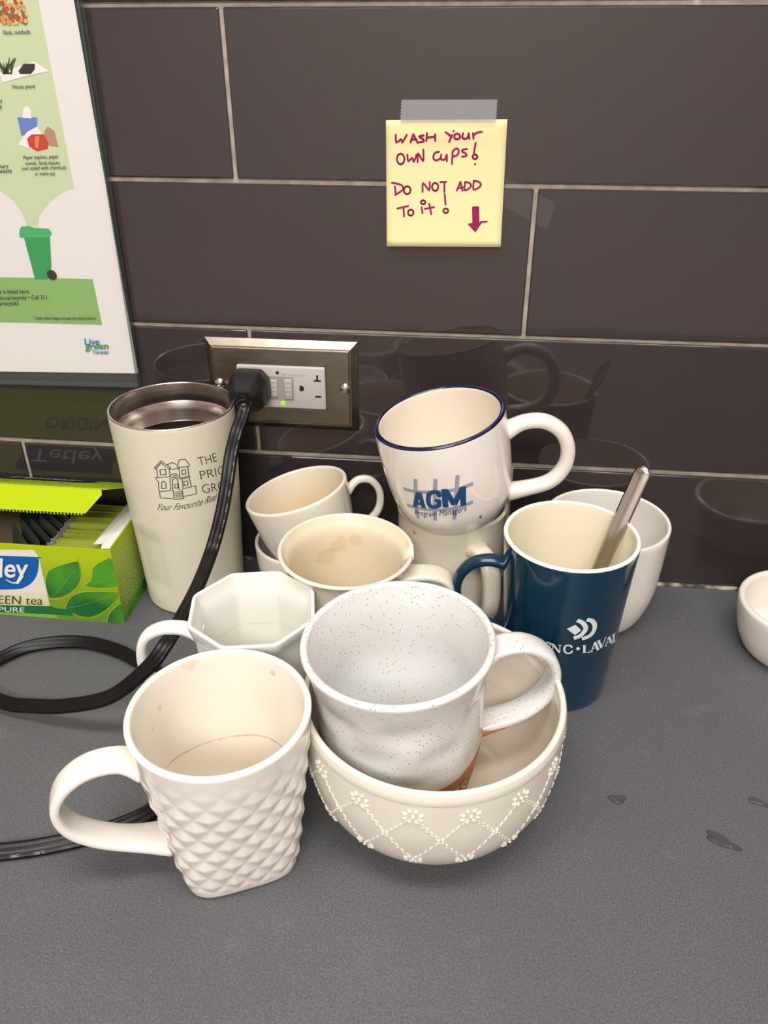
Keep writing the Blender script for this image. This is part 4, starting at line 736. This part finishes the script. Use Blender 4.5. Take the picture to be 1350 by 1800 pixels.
def tape(name, q, off, m, rag=True):
    bm = bmesh.new(); tl, tr_, br_, bl_ = [Vector((p[0], p[1])) for p in q]; N = 14; L = []; R = []
    for i in range(N + 1):
        a = tl.lerp(bl_, i / N); b = tr_.lerp(br_, i / N); j = .0004 * (1 if i % 2 else -1) if rag else 0
        L.append((a.x + j, a.y)); R.append((b.x + j, b.y))
    f = [bm.verts.new((x, -off, z)) for x, z in L]; f2 = [bm.verts.new((x, -off, z)) for x, z in R]
    for i in range(N): bm.faces.new((f[i], f2[i], f2[i + 1], f[i + 1]))
    r = bmesh.ops.extrude_face_region(bm, geom=bm.faces[:])
    for v in [v for v in r['geom'] if isinstance(v, bmesh.types.BMVert)]: v.co.y += .00006
    return from_bm(name, bm, m, smooth=False)
tag(tape('adhesive_tape', TAPEQ, .0018, m_tape), 'strip of frosted tape holding the top of the yellow note', 'tape')
tag(tape('adhesive_tape', TAPE2, .0009, m_clear, False), 'leftover scrap of clear tape on the tiles right of the yellow note', 'tape')

# ------------------------------------------------------------------ poster in clear holder
m_acr = mat('clear_acrylic', srgb(220, 224, 222), .06, spec=.5, Alpha=.02); m_acre = mat('acrylic_edge_green', srgb(84, 100, 92), .12, Alpha=.45)
hd = thing('sign_holder', 'clear acrylic sign holder with greenish edges on the wall at upper left', 'sign holder', (0, 0, 0))
hx0, hx1, hz0, hz1 = PHOLD[3][0], .5 * (PHOLD[1][0] + PHOLD[2][0]), .1545, .43
hx0 = -.33; hz1 = .46
def quadprism(name, q, y0, y1, m, parent):
    bm = bmesh.new(); A = [bm.verts.new((x, y0, z)) for x, z in q]; B = [bm.verts.new((x, y1, z)) for x, z in q]
    bm.faces.new(A[::-1]); bm.faces.new(B)
    for i in range(len(q)): bm.faces.new((A[i], A[(i + 1) % len(q)], B[(i + 1) % len(q)], B[i]))
    return from_bm(name, bm, m, parent, smooth=False)
hq = [(hx0, PHOLD[3][1]), (PHOLD[2][0], PHOLD[2][1]), (PHOLD[1][0], hz1), (hx0, hz1)]
quadprism('back_panel', hq, -.0036, -.0018, m_acr, hd); quadprism('front_panel', hq, -.0076, -.0060, m_acr, hd)
e = .0011
quadprism('side_edge', [(hq[1][0] - e, hq[1][1]), hq[1], hq[2], (hq[2][0] - e, hq[2][1])], -.0078, -.0014, m_acre, hd)
quadprism('bottom_edge', [hq[0], hq[1], (hq[1][0], hq[1][1] + e), (hq[0][0], hq[0][1] + e)], -.0078, -.0014, m_acre, hd)
ps = thing('recycling_poster', 'printed white sheet with a green bin picture, inside the acrylic sign holder', 'poster', (0, 0, 0))
pc = dict(paper=srgb(222, 219, 217), pale=srgb(192, 206, 164), mid=srgb(130, 172, 98), bin=srgb(40, 146, 78), binlid=srgb(62, 166, 96), tissue=srgb(96, 122, 190), white=srgb(232, 228, 228), red=srgb(190, 50, 34),
    orange=srgb(212, 122, 50), brown=srgb(166, 134, 104), soil=srgb(30, 22, 24), nut1=srgb(206, 140, 60), nut2=srgb(146, 82, 44), nut3=srgb(226, 176, 90), grass=srgb(88, 104, 52), wheel=srgb(34, 30, 36), ink=srgb(40, 42, 40), blue=srgb(40, 116, 176), dgreen=srgb(48, 136, 70))
pm = {k: mat('poster_' + k, v, .55, spec=.3) for k, v in pc.items()}
pq = [(-.33, PPAPER[3][1] - .003), PPAPER[2], (PPAPER[1][0], .45), (-.33, .45)]
quadprism('sheet', pq, -.0048, -.0045, pm['paper'], ps)
PSF = plane_surf(-.0048); k = 1
names = dict(pale='green_panel', paper='swoosh', mid='green_band', bin='bin_picture', binlid='bin_picture', tissue='tissue_picture', white='tissue_picture', red='scraps_picture', orange='scraps_picture', brown='scraps_picture', soil='soil_picture')
for c_, pts in PPOLY:
    if c_ in ('pale', 'mid'): # let the printed areas run on to the left and top beyond the frame
        pts = [((-.32 if x < -.17 else x), (.448 if z > .41 else z)) for x, z in pts]
    poly_decal(names[c_], pts, PSF, pm[c_], ps, .00002 * k); k += 1
bm = {c_: bmesh.new() for c_ in ('nut1', 'nut2', 'nut3')}
for i, (x, z, r, c_) in enumerate(NUTS):
    bm[c_].faces.new([bm[c_].verts.new((x + r * math.cos(a), -.0048 - .0004 - i * .000004, z + r * math.sin(a))) for a in [2 * PI * s / 10 for s in range(10)]])
for c_ in bm: from_bm('nuts_picture', bm[c_], pm[c_], ps, smooth=False, recalc=False)
b_ = bmesh.new()
for s in GRASS: stroke_bm(b_, s, .0005, PSF, off=.0004, round_cap=False)
from_bm('grass_picture', b_, pm['grass'], ps, smooth=False, recalc=False)
b_ = bmesh.new(); b_.faces.new([b_.verts.new(PSF(WHEEL[0] + .0037 * math.cos(a), WHEEL[1] + .0037 * math.sin(a), .0005)) for a in [2 * PI * s / 20 for s in range(20)]]); from_bm('bin_picture', b_, pm['wheel'], ps, smooth=False, recalc=False)
for s, O, X, Y, c_ in PTXT: put_text('lettering', s, (O, X, Y), PSF, pm[c_], ps, off=.0006, bold=.02 if c_ != 'ink' else .004)

# ------------------------------------------------------------------ tea box
BX0, BX1, BY0, BY1, BH = -.262, -.0880, -.0991, -.0030, .067
m_lime = mat('lime_card', srgb(160, 188, 22), .42); m_card = mat('white_card', srgb(232, 228, 222), .7)
m_neon = mat('bright_lime_card', srgb(206, 232, 10), .5)
bx = thing('tea_box', 'open lime green tea box with leaf pictures and blue plaque, left of the tumbler', 'box', (0, 0, 0))
th_ = .0007
def bpart(name, x0, x1, y0, y1, z0, z1, ms): 
    bm = bmesh.new(); vs, fs = bm_box(bm, x0, x1, y0, y1, z0, z1); return from_bm(name, bm, ms, bx, smooth=False)
m_face = mat('lime_card_face', srgb(158, 186, 24), .38)
t = NT(m_face); x, y, z = t.xyz(); t.color(t.mix(t.mr(t.math('ADD', z, t.math('MULTIPLY', t.noise(22, 2), .03)), .075, .02), srgb(176, 198, 18), srgb(104, 150, 34)))
bpart('front_panel', BX0, BX1, BY0, BY0 + th_, 0, BH, m_face); bpart('rear_panel', BX0, BX1, BY1 - th_, BY1, 0, .0688, m_lime)
m_kraft = mat('unprinted_board', srgb(104, 92, 66), .8)
bpart('inner_lining', BX0 + th_, BX1 - th_, BY1 - th_ - .0004, BY1 - th_ - .0001, .001, .0680, m_kraft); bpart('inner_lining', BX1 - th_ - .0005, BX1 - th_ - .0001, BY0 + th_, BY1 - .002, .001, .0665, m_kraft)
bpart('side_panel', BX1 - th_, BX1, BY0 + th_, BY1 - th_, 0, BH + .001, m_face); bpart('side_panel', BX0, BX0 + th_, BY0 + th_, BY1 - th_, 0, BH, m_face); bpart('bottom_panel', BX0 + th_, BX1 - th_, BY0 + th_, BY1 - th_, .0003, .001, m_card)
# white liner flap folded inside the right end
quad = lambda name, P, m, parent, th=.0005: from_bm(name, _slab(P, th), m, parent, smooth=False)
def _slab(P, th):
    P = [Vector(p) for p in P]; n = (P[1] - P[0]).cross(P[2] - P[0]).normalized() * th; bm = bmesh.new()
    A = [bm.verts.new(p) for p in P]; B = [bm.verts.new(p + n) for p in P]; bm.faces.new(A[::-1]); bm.faces.new(B)
    for i in range(len(P)): bm.faces.new((A[i], A[(i + 1) % len(P)], B[(i + 1) % len(P)], B[i]))
    return bm
quad('end_flap', [(-.0892, BY0 + .0015, BH), (-.0892, -.02, BH + .0005), (-.1045, -.026, BH - .0045), (-.1050, -.0895, BH - .0025), (-.0975, -.0905, BH - .0010), (-.0955, BY0 + .0015, BH - .0003)], m_card, bx)
# raised lid and tuck flap
yh, zh, ye, ze = LID
lid = quad('lid', [(BX0, yh, zh), (BX1, yh, zh), (BX1, ye, ze), (BX0, ye, ze)], m_lime, bx, .0005)
def lid_surf(x, s, off):
    d = Vector((0, ye - yh, ze - zh)); n = Vector((0, (ze - zh), -(ye - yh))).normalized(); return Vector((x, yh, zh)) + d * s + n * (off + .0002)
m_lnavy = mat('lid_navy', srgb(20, 30, 90), .4); m_lwhite = mat('lid_white', srgb(230, 228, 226), .4); m_lgrey = mat('lid_grey_green', srgb(96, 104, 60), .4)
poly_decal('brand_plaque', LIDPLAQ, lid_surf, m_lnavy, lid, .0006)
put_text('brand_lettering', LIDTXT[0][0], LIDTXT[0][1:], lid_surf, m_lwhite, lid, off=.0009)
put_text('lid_lettering', LIDTXT[1][0], LIDTXT[1][1:], lid_surf, m_lgrey, lid, off=.0009)
quad('tuck_flap', [(BX0, ye, ze - .0002), (-.0921, ye, ze - .0002), (-.0925, ye - .0004, ze - .005), (-.1075, ye - .0010, ze - .0208), (BX0, ye - .0010, ze - .0215)], m_neon, bx, .0005)
b_ = bmesh.new()
for i in range(60):
    x = BX0 + .003 + i * .0026
    if x < -.110: bm_box(b_, x, x + .0012, ye - .0016, ye - .0009, ze - .0222 - random.uniform(0, .0006), ze - .0208)
from_bm('torn_edge', b_, m_lime, bx, smooth=False)
BSF = plane_surf(BY0)
bc = dict(cream=srgb(232, 226, 200), navy=srgb(14, 44, 110), dgreen=srgb(24, 112, 56), lime2=srgb(128, 182, 70), leaf=srgb(44, 128, 44))
bmats = {k: mat('box_' + k, v, .36) for k, v in bc.items()}
t = NT(bmats['leaf']); t.color(t.mix(t.mr(t.noise(34, 3), .35, .65), srgb(28, 104, 48), srgb(84, 158, 44)))
t = NT(bmats['navy']); x, y, z = t.xyz(); t.color(t.mix(t.mr(x, -.20, -.178), srgb(14, 34, 96), srgb(10, 96, 170)))
t = NT(bmats['cream']); x, y, z = t.xyz(); t.color(t.mix(t.mr(z, .026, .010), srgb(232, 228, 216), srgb(216, 206, 140)))
bmats['white'] = mat('box_white', srgb(236, 236, 236), .36); bmats['dark'] = mat('box_dark', srgb(60, 70, 28), .4)
bn = dict(cream='label_field', navy='brand_plaque', dgreen='green_band', lime2='green_band', leaf='leaf_picture')
for k, (c_, pts) in enumerate(BPOLY):
    pts = [(max(BX0 + .001, x), z) for x, z in pts]; pts = [(min(x, BX1 - .0003), max(.0006, z)) for x, z in pts]
    poly_decal(bn[c_], pts, BSF, bmats[c_], bx, .00005 * (k + 1), n=0 if c_ in ('cream', 'dgreen', 'lime2') else 4)
m_vein = mat('leaf_vein_print', srgb(120, 178, 60), .4); m_halo = mat('leaf_halo_print', srgb(208, 214, 40), .4)
b_ = bmesh.new()
for s in BVEIN: stroke_bm(b_, s, .00028, BSF, off=.0006, n=4)
from_bm('leaf_veins', b_, m_vein, bx, smooth=False, recalc=False)
b_ = bmesh.new()
for s in BHALO: stroke_bm(b_, [(min(x, BX1 - .001), max(z, .0006)) for x, z in s], .0003, BSF, off=.00062, n=4)
from_bm('leaf_outline', b_, m_halo, bx, smooth=False, recalc=False)
for s, O, X, Y, c_ in BTXT: put_text('brand_lettering' if s == 'Tetley' else 'lettering', s, (O, X, Y), BSF, bmats[c_], bx, off=.0008, bold={'Tetley': .015, 'PURE': .0}.get(s, -.005))
b_ = bmesh.new(); stroke_bm(b_, BTAIL, .0013, BSF, off=.00085, n=5); from_bm('brand_lettering', b_, bmats['white'], bx, smooth=False, recalc=False)
# fine print on the side
b_ = bmesh.new(); sidesurf = lambda a, b, off: Vector((BX1 + off, a, b))
for i in range(15):
    z = .060 - i * .0033; y = -.092
    while y < -.035:
        L = random.uniform(.002, .008); stroke_bm(b_, [(y, z), (min(y + L, -.034), z)], .0010, sidesurf, off=.0002, round_cap=False); y += L + .0013
from_bm('fine_print', b_, mat('side_print', srgb(196, 206, 150), .45), bx, smooth=False, recalc=False)
poly_decal('leaf_picture', [(-.0985, .002), (-.012, .002), (-.012, .022), (-.05, .012), (-.0985, .004)], sidesurf, bmats['leaf'], bx, .0001)
# divider with sachets: green packets at the right, dark grey ones at the left
bm = bmesh.new(); bm_box(bm, -.1442, -.1436, BY0 + .001, BY1 - .001, .001, .058); from_bm('divider', bm, m_card, bx, smooth=False)
m_gp = mat('green_sachet_foil', srgb(112, 136, 20), .3); m_gp2 = mat('pale_sachet_band', srgb(160, 170, 60), .35); m_crimp = mat('silver_crimp', srgb(176, 172, 168), .3, metal=.6); m_dk = mat('dark_grey_sachet', srgb(62, 66, 62), .38); m_dkb = mat('navy_sachet', srgb(20, 24, 34), .35)
def sachet_mesh(m, mtop, L=.0385, H=.060):
    bm = bmesh.new(); n = 8; rows_ = []
    for i in range(n + 1):
        u = i / n; rows_.append([bm.verts.new((-L / 2 + L * u, s * .0011 * (math.sin(PI * min(1, max(0, u))) ** .5 * .9 + .1) * (f(zz)), zz)) for zz in (0, H * .3, H * .6, H * .93, H) for s in (-1, 1) for f in (lambda q: .15 if q in (0, H) else 1,)])
    me = []
    for i in range(n):
        a, b = rows_[i], rows_[i + 1]
        for k in range(4):
            for s in (0, 1):
                f_ = bm.faces.new((a[k * 2 + s], b[k * 2 + s], b[k * 2 + 2 + s], a[k * 2 + 2 + s])); f_.material_index = 1 if k == 3 else 0
        bm.faces.new((a[0], b[0], b[1], a[1])); f_ = bm.faces.new((a[8], b[8], b[9], a[9])); f_.material_index = 1
    for r in (rows_[0], rows_[-1]):
        for k in range(4): bm.faces.new((r[k * 2], r[k * 2 + 1], r[k * 2 + 3], r[k * 2 + 2]))
    bmesh.ops.recalc_face_normals(bm, faces=bm.faces[:]); me = bpy.data.meshes.new('sachet'); bm.to_mesh(me); bm.free(); me.materials.append(m); me.materials.append(mtop); return me
gm = sachet_mesh(m_gp, m_gp2); cm = bpy.data.meshes.new('crimped_edge'); bm = bmesh.new()
for k in range(8): bm_box(bm, -.0235, -.0190, -.0006 + .0008 * (k % 2), .0002 + .0008 * (k % 2), .004 + k * .007, .011 + k * .007)
bm.to_mesh(cm); bm.free(); cm.materials.append(m_crimp)
ORD = ['first', 'second', 'third', 'fourth', 'fifth', 'sixth', 'seventh', 'eighth', 'ninth', 'tenth', 'eleventh', 'twelfth', 'thirteenth']
for i in range(13):
    o = bpy.data.objects.new('tea_sachet', gm); COL.objects.link(o); o.location = (-.1195, BY0 + .0068 + i * .0057, .0014); o.rotation_euler = (math.radians(1 + random.uniform(-1.5, 1.5)), 0, math.radians(random.uniform(-1.5, 1.5)))
    o.scale = (1, 1, random.uniform(.97, 1.01))
    tag(o, 'green foil tea sachet, ' + ORD[i] + ' from the front in the tea box', 'tea bag', 'green tea sachets in the box')
    c_ = bpy.data.objects.new('crimped_edge', cm); COL.objects.link(c_); c_.parent = o
dm = sachet_mesh(m_dk, m_dk, .056, .056)
for i in range(6):
    o = bpy.data.objects.new('tea_sachet', dm); COL.objects.link(o); o.location = (-.172 + (i - 2) * .0056, -.066 + (i - 2) * .0050, .0020); o.rotation_euler = (math.radians(-12), 0, math.radians(-47 + 2 * i)); o.scale = (.78 - .03 * i, 1.5, .98 + .02 * (i % 2))
    tag(o, 'dark grey tea sachet leaning in the tea box, ' + ORD[i] + ' of its row from the left', 'tea bag', 'dark grey tea sachets in the box')
o = link_mesh('tea_sachet', sachet_mesh(m_dkb, m_gp, .058, .050), None, None); o.location = (-.176, -.028, .0014); o.rotation_euler = (math.radians(-14), 0, 0)
tag(o, 'navy tea sachet with pale lettering at the back of the left compartment', 'tea bag')
ns = lambda a, b, off: Vector((a, -.0011 - off, b)); put_text('lettering', 'Tetley', ((.004, .036), (.022, -.002), (.0005, .007)), ns, m_gp2, o, off=.0004)

# ------------------------------------------------------------------ water drops
m_water = mat('water', srgb(90, 92, 96), .04, IOR=1.33, Alpha=.35)
for i, (x, y, a, b, rot, lab) in enumerate(((.2634, -.2258, .0052, .0034, .1, 'small water drop on the counter right of the ivory bowl'), (.3173, -.2485, .0095, .0040, -.55, 'largest water drop, leaf-shaped, at the right of the counter'), (.3448, -.2187, .0060, .0026, -.4, 'thin water drop at the right edge of the photo'))):
    bm = bmesh.new(); n = 28; top = bm.verts.new((x, y, .0013)); R = []
    for f, h in ((.35, .00122), (.6, .00105), (.8, .00075), (.93, .0004), (1, 0)):
        R.append([bm.verts.new((x + f * (1 + .14 * math.sin(3 * t_ + i) + .08 * math.sin(5 * t_)) * (a * math.cos(t_) * math.cos(rot) - b * math.sin(t_) * math.sin(rot)), y + f * (1 + .14 * math.sin(3 * t_ + i)) * (a * math.cos(t_) * math.sin(rot) + b * math.sin(t_) * math.cos(rot)), h + .00006)) for t_ in [2 * PI * s / n for s in range(n)]])
    for s in range(n):
        s2 = (s + 1) % n; bm.faces.new((top, R[0][s], R[0][s2])); [bm.faces.new((R[q_][s], R[q_ + 1][s], R[q_ + 1][s2], R[q_][s2])) for q_ in range(4)]
    bm.faces.new(R[4][::-1]); tag(from_bm('water_drop', bm, m_water), lab, 'water drop')
